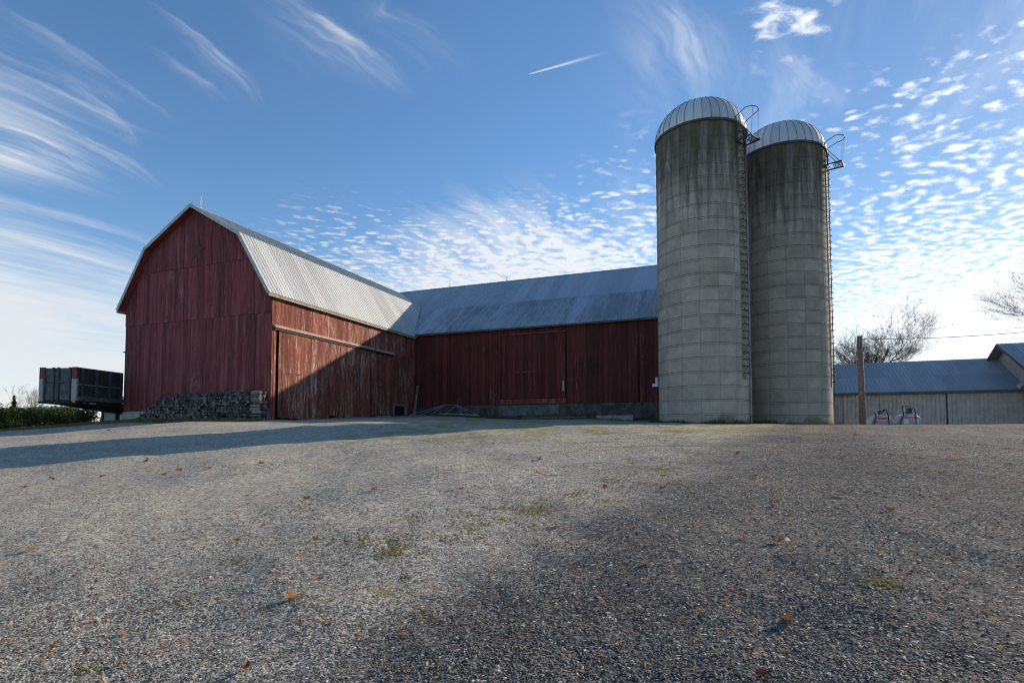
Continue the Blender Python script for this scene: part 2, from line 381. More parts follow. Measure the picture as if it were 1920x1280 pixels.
M['roof_shed'] = metal_roof('grey_steel_roof', (.34, .345, .36), .55, .15, .3, (.26, .265, .275))
M['dome'] = metal_roof('dome_sheet', (.64, .64, .63), .5, .3, .3, (.48, .48, .47))
M['trim_metal'] = simple('pale_trim', (.46, .45, .43), .6, .2, .2, 4)
M['seam_dark'] = simple('dark_seam', (.09, .09, .09), .7, .3, .3)
M['steel'] = simple('rusty_dark_steel', (.07, .055, .05), .65, .5, .4, 20)
M['hoop'] = simple('weathered_hoop', (.15, .13, .11), .75, .1, .4, 6)
M['galv'] = simple('galvanised_pipe', (.36, .37, .38), .5, .6, .2, 10)
M['white'] = simple('white_paint', (.72, .72, .70), .6, 0, .12, 5)

def concrete(name, base, staves=True, algae=1.0, ztop=16.3, zbase=.3):
    def fn(t, b):
        p = t.obj(); x, y, z = t.sep(p)
        ang = t.math('ARCTAN2', y, x)
        za = t.math('ADD', z, zbase)
        n = t.noise(p, 1.3, 8, .65); n2 = t.noise(p, 14, 6, .7); n3 = t.noise(t.comb(t.math('MULTIPLY', ang, 2.44), 0.0, t.math('MULTIPLY', z, .12)), 2.6, 8, .7)
        n5 = t.noise(t.comb(t.math('MULTIPLY', ang, 2.44), 3.0, t.math('MULTIPLY', z, .05)), 7.5, 6, .7)
        cell_z = t.math('FLOOR', t.math('DIVIDE', t.math('SUBTRACT', za, 1.01), .735))
        cell_a = t.math('FLOOR', t.math('MULTIPLY', ang, 16 / 6.28318))
        wn = t.node('ShaderNodeTexWhiteNoise'); t.put(wn.inputs['Vector'], t.comb(cell_z, cell_a, 1.0))
        c = t.scol(base, t.math('ADD', t.ss(n, .25, .75, .80, 1.16), t.ss(n2, .3, .7, -.08, .08)))
        c = t.scol(c, t.ss(wn.outputs[0], 0, 1, .90, 1.06))
        # joints
        fz = t.math('FRACT', t.math('DIVIDE', t.math('SUBTRACT', za, 1.01), .735))
        fa = t.math('FRACT', t.math('MULTIPLY', ang, 16 / 6.28318))
        jz = t.math('MAXIMUM', t.ss(fz, .07, .0), t.ss(fz, .955, 1.0)); ja = t.math('MAXIMUM', t.ss(fa, .03, .0), t.ss(fa, .97, 1.0))
        c = t.mix(t.math('MULTIPLY', jz, t.ss(n3, .3, .7, .15, .65)), c, (.10, .095, .085))
        c = t.mix(t.math('MULTIPLY', ja, .42), c, (.12, .115, .11))
        # algae and run-off streaks below the rim
        hgt = t.ss(za, 7.0, ztop, 0, 1.0)
        k = t.math('ADD', t.math('ADD', t.math('MULTIPLY', n3, .75), t.math('MULTIPLY', n5, .45)), t.math('MULTIPLY', hgt, .42))
        c = t.mix(t.math('MULTIPLY', t.ss(k, .74, 1.10), .88 * algae), c, (.047, .043, .036))
        ol = t.noise(t.comb(t.math('MULTIPLY', ang, 2.44), 9.0, t.math('MULTIPLY', z, .2)), 2.2, 6, .7)
        kk = t.math('ADD', ol, t.math('MULTIPLY', t.ss(za, 12.5, ztop), .30))
        c = t.mix(t.math('MULTIPLY', t.ss(kk, .72, .92), .65 * algae), c, (.105, .088, .035))
        ft = t.math('ADD', n, t.ss(za, 1.9, .3, 0, .3))
        c = t.mix(t.math('MULTIPLY', t.ss(ft, .64, .86), .7), c, (.085, .085, .045))
        setp(t, b, c, .88, 0, t.bump(t.math('ADD', n2, t.math('MULTIPLY', jz, -.7)), .3, .02), .2)
    return material(name, fn)
M['silo'] = concrete('stave_concrete', (.425, .36, .288))
M['silo_b'] = concrete('stave_concrete_dark', (.37, .315, .255))
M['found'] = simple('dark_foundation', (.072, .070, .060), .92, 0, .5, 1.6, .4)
M['found_pale'] = simple('pale_foundation', (.34, .33, .31), .9, 0, .3, 3, .3)

def log_mat():
    def fn(t, b):
        p = t.obj(); rn = t.node('ShaderNodeObjectInfo').outputs['Random']
        rad = t.vm('LENGTH', t.vm('MULTIPLY', p, (1, 0, 1)))
        ring = t.noise(t.comb(t.math('MULTIPLY', rad, 60), rn, 0.0), 1.0, 3)
        n = t.noise(p, 30, 5)
        c = t.mix(t.ss(t.math('ADD', ring, n), .7, 1.3), (.065, .058, .052), (.20, .18, .16))
        setp(t, b, t.scol(c, t.ss(rn, 0, 1, .35, 1.45)), .9, 0, t.bump(n, .4, .02), .15)
    return material('log_end_grain', fn)
M['log_end'] = log_mat()
M['bark'] = simple('grey_bark', (.125, .105, .09), .92, 0, .5, 14, .6)
M['log_side'] = simple('split_wood_side', (.26, .225, .19), .9, 0, .45, 12, .5)
M['tree_bark'] = simple('tree_bark', (.042, .034, .03), .92, 0, .35, 8, .5)
M['pole'] = simple('weathered_pole', (.17, .145, .125), .9, 0, .4, 6, .5)
def leafmat(name, c1, c2, rough=.6, trans=.35):
    def fn(t, b):
        r = t.attr('rnd'); n = t.noise(t.obj(), 25, 4)
        setp(t, b, t.scol(t.mix(r, c1, c2), t.ss(n, .3, .7, .75, 1.2)), rough, 0, None, .25)
        tr = t.node('ShaderNodeBsdfTranslucent'); t.put(tr.inputs['Color'], t.mix(r, c1, c2))
        mx = t.node('ShaderNodeMixShader'); mx.inputs[0].default_value = trans
        t.l.new(b.outputs[0], mx.inputs[1]); t.l.new(tr.outputs[0], mx.inputs[2]); t.l.new(mx.outputs[0], t.n['Material Output'].inputs['Surface'])
    return material(name, fn)
M['hedge'] = leafmat('hedge_leaves', (.020, .038, .012), (.055, .080, .022))
M['olive'] = leafmat('olive_leaves', (.07, .085, .02), (.15, .14, .04))
M['needle'] = leafmat('conifer_needles', (.012, .03, .014), (.025, .05, .025))
M['oak_brown'] = leafmat('brown_oak_leaves', (.20, .075, .02), (.34, .13, .035))
M['leaf_tan'] = leafmat('dry_tan_leaf', (.36, .25, .15), (.46, .34, .22), .6, .25)
M['leaf_brown'] = leafmat('dry_brown_leaf', (.20, .095, .05), (.28, .15, .08), .6, .25)
M['leaf_orange'] = leafmat('dry_orange_leaf', (.34, .16, .07), (.42, .22, .10), .6, .3)
M['leaf_red'] = leafmat('dry_red_leaf', (.20, .055, .03), (.27, .085, .045), .6, .3)
M['grass_dry'] = leafmat('dry_grass', (.22, .18, .07), (.14, .15, .045), .7, .3)
M['grass_green'] = leafmat('short_grass', (.06, .085, .02), (.12, .12, .035), .7, .3)
M['moss'] = leafmat('moss_tufts', (.20, .17, .035), (.34, .27, .09), .7, .3)
M['litter'] = leafmat('leaf_bits', (.28, .18, .10), (.46, .37, .26), .7, .2)

def stone_mat():
    def fn(t, b):
        rn = t.node('ShaderNodeObjectInfo').outputs['Random']
        p = t.geo(); x, y, z = t.sep(p)
        n = t.noise(t.obj(), 2.2, 4)
        f = drive_factor(t, p)
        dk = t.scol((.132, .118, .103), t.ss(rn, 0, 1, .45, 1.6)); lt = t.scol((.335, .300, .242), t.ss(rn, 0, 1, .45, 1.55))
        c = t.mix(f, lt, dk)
        c = t.mix(t.ss(rn, .965, .97, 0, .8), c, (.46, .40, .32))
        setp(t, b, t.scol(c, t.ss(n, .3, .7, .8, 1.2)), .55, 0, t.bump(n, .3, .02), .32)
    return material('crushed_stone', fn)
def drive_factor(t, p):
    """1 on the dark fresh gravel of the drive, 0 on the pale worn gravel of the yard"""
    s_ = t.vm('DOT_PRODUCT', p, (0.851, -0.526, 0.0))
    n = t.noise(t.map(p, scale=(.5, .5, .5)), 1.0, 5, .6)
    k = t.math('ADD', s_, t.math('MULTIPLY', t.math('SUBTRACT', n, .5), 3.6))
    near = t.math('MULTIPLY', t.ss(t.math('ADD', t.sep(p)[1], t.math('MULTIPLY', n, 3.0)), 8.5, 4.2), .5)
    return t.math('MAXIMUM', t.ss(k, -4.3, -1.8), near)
def ground_mat():
    def fn(t, b):
        p = t.geo(); x, y, z = t.sep(p)
        f = drive_factor(t, p)
        big = t.noise(p, .35, 5, .6); mid = t.noise(p, 2.2, 5, .6)
        ps = t.map(p, scale=(1, 1, 0))
        al = t.rs(p, R(31.7), (1.2, .14, 0))
        band = t.noise(al, 1.0, 4, .6)
        v1 = t.node('ShaderNodeTexVoronoi'); t.put(v1.inputs['Vector'], ps); v1.inputs['Scale'].default_value = 52
        v2 = t.node('ShaderNodeTexVoronoi'); t.put(v2.inputs['Vector'], ps); v2.inputs['Scale'].default_value = 20
        cr = t.sep(v1.outputs['Color'])[0]; cr2 = t.sep(v2.outputs['Color'])[1]
        st = t.math('ADD', t.math('MULTIPLY', cr, .62), t.math('MULTIPLY', cr2, .38))
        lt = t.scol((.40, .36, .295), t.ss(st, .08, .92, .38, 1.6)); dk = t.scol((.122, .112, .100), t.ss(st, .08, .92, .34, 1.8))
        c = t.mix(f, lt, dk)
        tanm = t.math('MULTIPLY', t.ss(t.math('ADD', t.math('MULTIPLY', band, .6), t.math('MULTIPLY', big, .4)), .46, .62), t.math('SUBTRACT', 1.0, t.math('MULTIPLY', f, .65)))
        c = t.mix(t.math('MULTIPLY', tanm, .45), c, (.375, .325, .25))
        c = t.mix(t.ss(cr, .965, .97, 0, .8), c, (.60, .55, .47))
        c = t.mix(t.ss(t.sep(v2.outputs['Color'])[2], .972, .975, 0, .75), c, (.30, .15, .07))
        # thin mossy and dry-grass patches
        mo = t.noise(t.map(p, scale=(.8, .8, .8)), 1.0, 6, .66)
        edge = t.math('ABSOLUTE', t.math('ADD', t.vm('DOT_PRODUCT', p, (0.851, -0.526, 0.0)), 3.4))
        belt = t.math('ADD', t.ss(edge, 1.6, .2, 0, .07), t.math('MULTIPLY', t.math('MULTIPLY', t.ss(y, 13, 19), t.ss(x, -9, -3)), t.ss(f, 1, .2, .10, .27)))
        c = t.mix(t.math('MULTIPLY', t.ss(t.math('ADD', mo, belt), .68, .80), t.ss(mid, .38, .56, 0, .75)), c, (.24, .215, .06))
        # lawn and weeds close to the buildings and far off
        lv = t.vm('DOT_PRODUCT', t.vm('SUBTRACT', p, tuple(A0)), tuple(vv)); lu = t.vm('DOT_PRODUCT', t.vm('SUBTRACT', p, tuple(A0)), tuple(uu))
        gl = t.math('ADD', lu, t.math('MULTIPLY', t.math('SUBTRACT', mid, .5), 1.4))
        gable = t.math('MULTIPLY', t.ss(t.math('ADD', gl, t.math('MULTIPLY', t.ss(lv, -3, -15), 3.4)), -2.9, -1.2), t.ss(lv, 3.5, -.5))
        lw = t.math('MULTIPLY', t.ss(gl, 10.4, 12.2), t.ss(lv, 20, 18))
        west = t.math('MULTIPLY', t.ss(t.math('ADD', lu, t.math('MULTIPLY', mid, 2.0)), -1.3, .6), t.ss(lv, -7, -10))
        lawn = t.math('MAXIMUM', t.math('MAXIMUM', t.math('MULTIPLY', gable, .95), t.math('MULTIPLY', lw, .75)), west)
        lawn = t.math('MAXIMUM', lawn, t.ss(t.vm('LENGTH', p), 60, 80))
        lawn = t.math('MULTIPLY', lawn, t.ss(t.noise(p, 5, 4), .3, .55, .4, 1))
        gcol = t.mix(t.ss(mid, .4, .62), (.075, .080, .028), (.19, .155, .070))
        c = t.mix(lawn, c, gcol)
        c = t.scol(c, t.ss(big, .3, .7, .88, 1.1))
        h = t.math('ADD', t.math('MULTIPLY', v1.outputs['Distance'], -.8), t.math('MULTIPLY', v2.outputs['Distance'], -.9))
        h = t.math('ADD', h, t.math('MULTIPLY', t.noise(p, 70, 3), .3))
        setp(t, b, c, 1.0, 0, t.bump(h, .6, .015), .05)
    return material('gravel_yard', fn)
M['stone'] = stone_mat(); M['ground'] = ground_mat()

# ------------------------------------------------------------------ ground sheet
def build_ground():
    na = 300
    ang = np.r_[np.linspace(R(-56), R(56), 260), np.linspace(R(58), R(302), 60)]
    rad = np.r_[[0.25, .6, 1.0, 1.5, 1.9], np.geomspace(2.2, 60, 230), np.geomspace(64, 3000, 26)]
    Rr, Aa = np.meshgrid(rad, ang, indexing='ij')
    X = Rr * np.sin(Aa); Y = Rr * np.cos(Aa)
    Z = hz(X, Y) + micro(X, Y) * np.clip((80 - Rr) / 40, 0, 1)
    n1, n2 = X.shape
    vs = np.c_[X.ravel(), Y.ravel(), Z.ravel()].tolist()
    i = np.arange(n1 - 1)[:, None] * n2 + np.arange(n2)[None]; j = np.arange(n1 - 1)[:, None] * n2 + (np.arange(n2)[None] + 1) % n2
    fs = np.stack([i, i + n2, j + n2, j], axis=-1).reshape(-1, 4)[:, ::-1].tolist()
    fs.append(list(range(n2)))
    me = bpy.data.meshes.new('ground'); me.from_pydata(vs, [], fs); me.materials.append(M['ground'])
    me.polygons.foreach_set('use_smooth', [True] * len(fs)); me.update()
    bm = bmesh.new(); bm.from_mesh(me); bmesh.ops.recalc_face_normals(bm, faces=bm.faces)
    if sum(f.normal.z for f in bm.faces) < 0: bmesh.ops.reverse_faces(bm, faces=bm.faces)
    bm.to_mesh(me); bm.free()
    o = bpy.data.objects.new('ground', me); C.objects.link(o)
    tag(o, kind='structure', label='grey gravel farmyard rising gently to the barns')
build_ground()

# ------------------------------------------------------------------ loose gravel: instanced crushed stones near the camera
def build_gravel():
    n = 260000
    r = 2.1 + 15.0 * RNG.random(n) ** 1.6
    a = RNG.uniform(R(-50), R(50), n)
    X = r * np.sin(a); Y = r * np.cos(a); Z = hz(X, Y) + micro(X, Y)
    ss_ = X * .851 - Y * .526; tt_ = X * .526 + Y * .851
    band = np.sin(ss_ * 2.9 + .6 * np.sin(tt_ * .35) + .8) * .5 + np.sin(ss_ * 1.25 + 2 + .5 * np.sin(tt_ * .22 + 1)) * .6 + .35 * np.sin(X * 1.7 + 1.3 * np.sin(Y * 1.1))
    keep = RNG.random(n) < np.clip(.66 + .26 * band, .25, 1)
    X, Y, Z, r, band = X[keep], Y[keep], Z[keep], r[keep], band[keep]; n = len(X)
    sc = np.exp(RNG.normal(math.log(.0054), .38, n)) * (1 + .012 * r) * (1 + .12 * band)
    sc = np.clip(sc, .003, .0145)
    me = bpy.data.meshes.new('gravel'); me.from_pydata(np.c_[X, Y, Z + sc * .15].tolist(), [], [])
    at1 = me.attributes.new('scl', 'FLOAT_VECTOR', 'POINT')
    s3 = np.c_[sc * RNG.uniform(.8, 1.4, n), sc * RNG.uniform(.7, 1.1, n), sc * RNG.uniform(.40, .70, n)]
    at1.data.foreach_set('vector', s3.ravel())
    at2 = me.attributes.new('rot', 'FLOAT_VECTOR', 'POINT')
    at2.data.foreach_set('vector', np.c_[RNG.normal(0, .5, n), RNG.normal(0, .5, n), RNG.uniform(0, 6.28, n)].ravel())
    o = bpy.data.objects.new('gravel', me); C.objects.link(o); me.materials.append(M['stone'])
    tag(o, label='loose crushed stones over the yard', kind='stuff')
    g = bpy.data.node_groups.new('scatter_stones', 'GeometryNodeTree')
    g.interface.new_socket('Geometry', in_out='INPUT', socket_type='NodeSocketGeometry')
    g.interface.new_socket('Geometry', in_out='OUTPUT', socket_type='NodeSocketGeometry')
    q = NT(g); gi = q.node('NodeGroupInput'); go = q.node('NodeGroupOutput')
    join = q.node('GeometryNodeGeometryToInstance')
    for k in range(6):
        ico = q.node('GeometryNodeMeshIcoSphere'); ico.inputs['Radius'].default_value = 1.0; ico.inputs['Subdivisions'].default_value = 2
        pos = q.node('GeometryNodeInputPosition').outputs[0]
        nz = q.node('ShaderNodeTexVoronoi', feature='F1'); nz.inputs['Scale'].default_value = .8
        q.l.new(q.vm('ADD', pos, (k * 7.3, k * 3.1, k * 5.7)), nz.inputs['Vector'])
        sp = q.node('GeometryNodeSetPosition')
        q.l.new(ico.outputs[0], sp.inputs[0])
        f = q.math('SUBTRACT', 1.35, q.math('MULTIPLY', nz.outputs['Distance'], .75))
        q.l.new(q.vm('SCALE', pos, scale=f), sp.inputs['Position'])
        sm = q.node('GeometryNodeSetMaterial'); sm.inputs['Material'].default_value = M['stone']
        q.l.new(sp.outputs[0], sm.inputs[0])
        q.l.new(sm.outputs[0], join.inputs[0])
    iop = q.node('GeometryNodeInstanceOnPoints')
    q.l.new(gi.outputs[0], iop.inputs['Points']); q.l.new(join.outputs[0], iop.inputs['Instance'])
    iop.inputs['Pick Instance'].default_value = True
    for nm, s_ in (('rot', 'Rotation'), ('scl', 'Scale')):
        na = q.node('GeometryNodeInputNamedAttribute', data_type='FLOAT_VECTOR'); na.inputs['Name'].default_value = nm
        q.l.new(na.outputs[0], iop.inputs[s_])
    q.l.new(iop.outputs[0], go.inputs[0])
    md = o.modifiers.new('scatter', 'NODES'); md.node_group = g
build_gravel()

# ------------------------------------------------------------------ board walls (local frame: x along v, y along u)
def boards(mb, s0, s1, bot, top, place, width=.26, depth=.03, m=0, seam=0.0, kinks=(), jit=.009, gap=.006, wobble=0.0):
    """vertical boards between s0 and s1; place(s, d, z) -> point, d is the distance the face stands out"""
    s = s0
    while s < s1 - .02:
        w = min(width * random.uniform(.72, 1.3), s1 - s)
        if s1 - s - w < .08: w = s1 - s
        a, b = s + gap / 2, s + w - gap / 2
        d = depth + random.uniform(-jit, jit)
        xs = [a] + [k for k in kinks if a + .005 < k < b - .005] + [b]
        zb = bot + (random.uniform(-wobble, wobble) if wobble else 0)
        pts = [(a, zb), (b, zb)] + [(x, top(x)) for x in xs[::-1]]
        pr = [place(x, 0.0, z) for x, z in pts]; e = np.array(place(a, d, zb)) - np.array(place(a, 0.0, zb))
        mb.prism(pr, e, m)
        s += w
BARN_Z = 0.6
fb = thing('gambrel_barn', 'weathered red barn with gambrel gable end and sunlit corrugated metal roof', 'barn', (A0[0], A0[1], BARN_Z), -AZ, local=True)
VC, VL = -5.56, -11.12
PROF = [(VC + 5.78, 7.2), (VC + 3.6, 10.6), (VC, 12.66), (VC - 3.6, 10.6), (VC - 5.78, 7.2)]
def prof(v, dz=0.0):
    for (a, za), (b, zb) in zip(PROF[:-1], PROF[1:]):
        if b <= v <= a: return za + (zb - za) * (a - v) / (a - b) + dz
    return 7.2 + dz
Z0G, ZF, ZS1, ZS2 = .45, 1.27, 6.33, 9.32
gp = lambda s, d, z: (s, -d, z)
mb = MB()
def vlim(z): # half width of the gable at height z
    return [v for v in np.linspace(VL, VC, 400) if prof(v) >= z][0]
boards(mb, VL, 0.0, ZF, lambda s: ZS1 - .015, gp, .27, .035, 0, wobble=.015)
l1 = VL
boards(mb, VL, 0.0, ZS1 - .03, lambda s: min(ZS2 - .015, prof(s, -.02)), gp, .27, .058, 0, kinks=(vlim(ZS2), 2 * VC - vlim(ZS2)))
l2 = vlim(ZS2)
boards(mb, l2, 2 * VC - l2, ZS2 - .03, lambda s: max(ZS2, prof(s, -.02)), gp, .27, .08, 0, kinks=(VC, VC - 3.6, VC + 3.6))
mb.poly([(VL, .012, ZF), (0, .012, ZF), (0, .012, 7.4), (VC + 3.6, .012, 10.5), (VC, .012, 12.5), (VC - 3.6, .012, 10.5), (VL, .012, 7.4)], 1)  # dark backing sheet, coloured as the shade between the boards
for zz in (ZS1, ZS2):
    a = VL if zz == ZS1 else l2
    mb.box((a, -.050 if zz == ZS1 else -.072, zz - .034), (2 * VC - a, -.005, zz - .012), 1)  # near-black strips painted in as the shadow under each board tier
mb.build('gable_wall', [M['red_gable'], M['dark']], fb)
# faded star board
mb = MB()
st = []
for k in range(10):
    rr = .62 if k % 2 == 0 else .26; a_ = pi / 2 + k * pi / 5 - .12
    st.append((VC + .22 + rr * math.cos(a_), -.082, 10.18 + rr * math.sin(a_)))
mb.prism(st, (0, -.03, 0), 0)
sb = mb.build('star', [M['leaf_brown'] if False else simple('faded_star', (.135, .043, .034), .85, 0, .25, 8)], fb); sb['label'] = 'faded brownish red star on the gable'
mb = MB(); mb.box((VL + .02, .0, Z0G), (-.02, .3, ZF - .004)); mb.box((VL - .03, -.06, Z0G), (-6.0, -.001, ZF - .06)); mb.build('foundation', [M['found_pale']], fb)
# side wall facing the yard (plane v = 0): header boards above the track, then corner boards, doors and boards to the right
sp_ = lambda s, d, z: (d, s, z)
mb = MB()
boards(mb, 0.0, 14.16, 5.62, lambda s: 7.5, sp_, .25, .035, 0)
boards(mb, 0.0, .30, .62, lambda s: 5.62, sp_, .16, .045, 0, wobble=.03)
boards(mb, 8.75, 14.16, 1.1, lambda s: 5.62, sp_, .25, .03, 0, wobble=.05)
mb.poly([(-.01, 0, .6), (-.01, 14.2, 1.2), (-.01, 14.2, 7.5), (-.01, 0, 7.5)], 1)
mb.build('side_wall', [M['red_side'], M['dark']], fb)
for k, (a, b, zb) in enumerate([(.47, 4.52, .80), (4.55, 8.62, .98)]):
    mb = MB(); boards(mb, a, b, zb, lambda s: 5.5, lambda s, d, z: (.05 + d, s, z), .24, .03, 0, wobble=.05)
    mb.box((.02, a + .02, zb + .15), (.05, b - .02, 5.45), 1)
    dr = mb.build('sliding_door', [M['red_side'], M['dark']], fb)
    if k == 0:
        mb = MB(); mb.bar((.095, 1.16, 3.2), (.095, 2.04, 3.22), .03, .05); mb.build('latch_bar', [M['steel']], dr)
    else:
        mb = MB(); mb.bar((.10, 8.58, .98), (.10, 8.5, 5.4), .02, .03); mb.build('edge_strip', [M['dark']], dr)
mb = MB()
mb.prism([(.03, .1, 5.56), (.22, .1, 5.50), (.22, .1, 5.56), (.03, .1, 5.70)], (0, 11.1, 0), 0)
mb.box((.10, .12, 5.40), (.15, 11.1, 5.50), 1)
mb.build('door_track', [M['pale_wood'], M['steel']], fb)
mb = MB()   # pale frame round a low hatch
for a, b in (((.03, 11.35, 1.15), (.075, 11.47, 1.95)), ((.03, 12.75, 1.15), (.075, 12.87, 1.95)), ((.03, 11.35, 1.951), (.08, 12.87, 2.05)), ((.03, 11.35, 1.07), (.08, 12.87, 1.149))): mb.box(a, b, 0)
mb.box((.032, 11.47, 1.15), (.04, 12.75, 1.95), 1)  # near-black panel standing in for the unlit hatch interior
mb.build('hatch', [M['grey_wood'], M['dark']], fb)
mb = MB()   # hidden walls
mb.box((VL + .01, .32, .5), (VL + .12, 14.1, 7.4), 0); mb.build('rear_wall', [M['red_gable']], fb)
def slope_roof(name, parent, e0, e1, y0, y1, mats, sheet=.92, rib=.229, rh=.022, rw=.035, th=.05, courses=1, flip=1):
    """metal slope from eave e0=(x,z) to top e1=(x,z), running y0..y1 in the local frame"""
    mb = MB(); e0 = np.array(e0, float); e1 = np.array(e1, float); d = e1 - e0; L = np.linalg.norm(d); d /= L
    n = np.array([-d[1], d[0]]); n = n if n[1] > 0 else -n
    P = lambda s, y, h: (e0[0] + d[0] * s + n[0] * h, y, e0[1] + d[1] * s + n[1] * h)
    y = y0
    k = 0
    while y < y1 - .01:
        w = min(sheet, y1 - y)
        for c in range(courses):
            s0, s1 = L * c / courses - (.05 if c else 0), L * (c + 1) / courses
            h = th + .006 * c + random.uniform(0, .004)
            mb.mesh([P(s0, y, 0), P(s1, y, 0), P(s1, y + w, 0), P(s0, y + w, 0), P(s0, y, h), P(s1, y, h), P(s1, y + w, h), P(s0, y + w, h)],
                    [(0, 1, 2, 3), (4, 7, 6, 5), (0, 3, 7, 4), (1, 5, 6, 2), (0, 4, 5, 1), (3, 2, 6, 7)], 0)
        y += w
    y = y0 + .03
    while y < y1 - .03:
        for c in range(courses):
            s0, s1 = L * c / courses - (.05 if c else 0), L * (c + 1) / courses
            h0, h1 = th + .006 * c + .001, th + .006 * c + rh
            q = [P(s0, y - rw / 2, h0), P(s0, y + rw / 2, h0), P(s0, y + rw / 4, h1), P(s0, y - rw / 4, h1)]
            e = np.array(P(s1, y, 0)) - np.array(P(s0, y, 0))
            mb.prism(q, e, 0, .45)
        y += rib
    return mb.build(name, mats, parent)
Y0R = -.45
rf = M['roof_front']
for k in range(4):
    a, b = (PROF[k], PROF[k + 1]) if k < 2 else (PROF[k + 1], PROF[k])
    o = slope_roof('roof_slope', fb, a, b, Y0R, 21.0, [rf])
mb = MB()   # ridge cap, rake boards, soffit, eave boards
mb.prism([(VC - .16, Y0R - .01, 12.63), (VC, Y0R - .01, 12.74), (VC + .16, Y0R - .01, 12.63), (VC, Y0R - .01, 12.68)], (0, 21.3, 0)); mb.build('ridge_cap', [M['trim_metal']], fb)
mb = MB()
for (a, za), (b, zb) in zip(PROF[:-1], PROF[1:]):
    p0 = np.array([a, Y0R, za]); p1 = np.array([b, Y0R, zb]); d = (p1 - p0) / np.linalg.norm(p1 - p0); n = np.array([d[2], 0, -d[0]]); n = n if n[2] > 0 else -n
    mb.prism([p0 - n * .10 - np.array([0, .03, 0]), p1 - n * .10 - np.array([0, .03, 0]), p1 + n * .085 - np.array([0, .03, 0]), p0 + n * .085 - np.array([0, .03, 0])], (0, .027, 0))
mb.build('rake_board', [M['trim_metal']], fb)
mb = MB()
for (a, za), (b, zb) in zip(PROF[:-1], PROF[1:]):
    p0 = np.array([a, Y0R, za - .02]); p1 = np.array([b, Y0R, zb - .02]); mb.prism([p0, p1, p1 - np.array([0, 0, .03]), p0 - np.array([0, 0, .03])], (0, .44, 0))
mb.build('soffit', [M['red_gable']], fb)
mb = MB()
for sx, ex in ((1, PROF[0][0]), (-1, PROF[-1][0])):
    mb.box((min(ex - sx * .03, ex + sx * .015), Y0R, 7.06), (max(ex - sx * .03, ex + sx * .015), 13.95, 7.215))
mb.build('eave_board', [simple('weathered_eave', (.30, .25, .20), .85, 0, .3, 5)], fb)
def rod(parent, x, y, z, h=.75, gl=False):
    mb = MB(); mb.tube([(x, y, z), (x, y, z + h)], [.014, .006], 6)
    mb.tube([(x, y, z + .02), (x, y, z + .10)], [.03, .03], 6)
    mb.lathe([(.0, z + h * .45 - .05), (.045, z + h * .45), (.0, z + h * .45 + .05)], 8, centre=(x, y)) if gl else None
    mb.tube([(x - .12, y, z - .06), (x, y, z + .18), (x + .12, y, z - .06)], .01, 4)
    mb.build('lightning_rod', [M['galv']], parent)
for y in (.2, 8.0, 16.3): rod(fb, VC, y, 12.70, .72)
mb = MB(); mb.bar((VL - .02, .1, 4.78), (VL - .33, .1, 4.82), .06, .07); mb.build('bracket', [M['dark']], fb)

# ------------------------------------------------------------------ long barn wing
LU, LE = 14.16, 21.4
lb = thing('long_barn', 'long dark red barn wing in shade with blue grey stained metal roof', 'barn', (*(W(0, LU)[:2]), .9), -AZ, local=True)
# local frame of the wing: x along v, y = u - LU
lp = lambda s, d, z: (s, -d, z)
mb = MB(); tp = lambda s: 7.52
DL, DR = 7.17, 11.87
boards(mb, .0, 5.9, 2.0, tp, lp, .30, .035, 0, jit=.012, gap=.008, wobble=.02)
boards(mb, 5.9, DL - .06, 2.0, tp, lp, .34, .035, 0, jit=.012, gap=.008)
boards(mb, DL - .06, DR + .06, 6.92, tp, lp, .36, .035, 0)
boards(mb, DR + .06, 16.72, 2.0, tp, lp, .36, .035, 0, jit=.014, gap=.010, wobble=.03)
boards(mb, 16.80, LE, 2.0, tp, lp, .36, .035, 0, jit=.014, gap=.010, wobble=.03)
mb.poly([(-11, .012, 1.9), (LE, .012, 1.9), (LE, .012, 7.6), (-11, .012, 7.6)], 1)
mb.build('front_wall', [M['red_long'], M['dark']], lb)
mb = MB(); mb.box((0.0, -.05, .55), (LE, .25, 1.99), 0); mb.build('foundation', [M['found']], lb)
mb = MB(); mb.box((7.0, -.075, 1.25), (11.4, -.051, 1.93), 0); fp = mb.build('foundation_patch', [simple('grey_render', (.12, .125, .13), .9, 0, .5, 1.5)], lb)
mb = MB()
boards(mb, DL, DR, 2.42, lambda s: 6.86, lambda s, d, z: (s, -.075 - d, z), .30, .03, 0, jit=.01, gap=.008)
mb.box((9.5, -.135, 2.42), (9.82, -.118, 6.86), 0, .95)
mb.box((DL + .02, -.074, 2.5), (DR - .02, -.045, 6.8), 1)
dr = mb.build('barn_door', [M['red_long'], M['dark']], lb)
mb = MB(); mb.bar((8.3, -.125, 4.25), (9.5, -.125, 4.25), .03, .10); mb.build('latch_bar', [M['red_trim']], dr)
mb = MB(); mb.box((11.66, -.14, 2.85), (11.78, -.108, 3.55), 0); mb.build('pale_gap_strip', [simple('pale_gap_grey', (.34, .34, .34), .8)], dr)  # pale strip for the whitish gap near the door edge
mb = MB(); mb.box((DL - .1, -.19, 6.88), (DR + .1, -.04, 6.97)); mb.build('door_rail', [M['red_trim']], lb)
mb = MB(); mb.box((DL - .05, -.11, 2.02), (DR + .05, -.046, 2.38)); mb.build('threshold_board', [M['red_trim']], lb)
mb = MB(); mb.box((17.62, -.22, 2.95), (17.98, -.046, 3.15)); mb.box((17.80, -.20, 3.15), (17.95, -.046, 3.55)); mb.build('meter_box', [M['white']], lb)
mb = MB(); mb.bar((13.6, -.06, 3.0), (13.75, -.06, 2.6), .10, .03); mb.build('loose_patch', [M['red_trim']], lb)
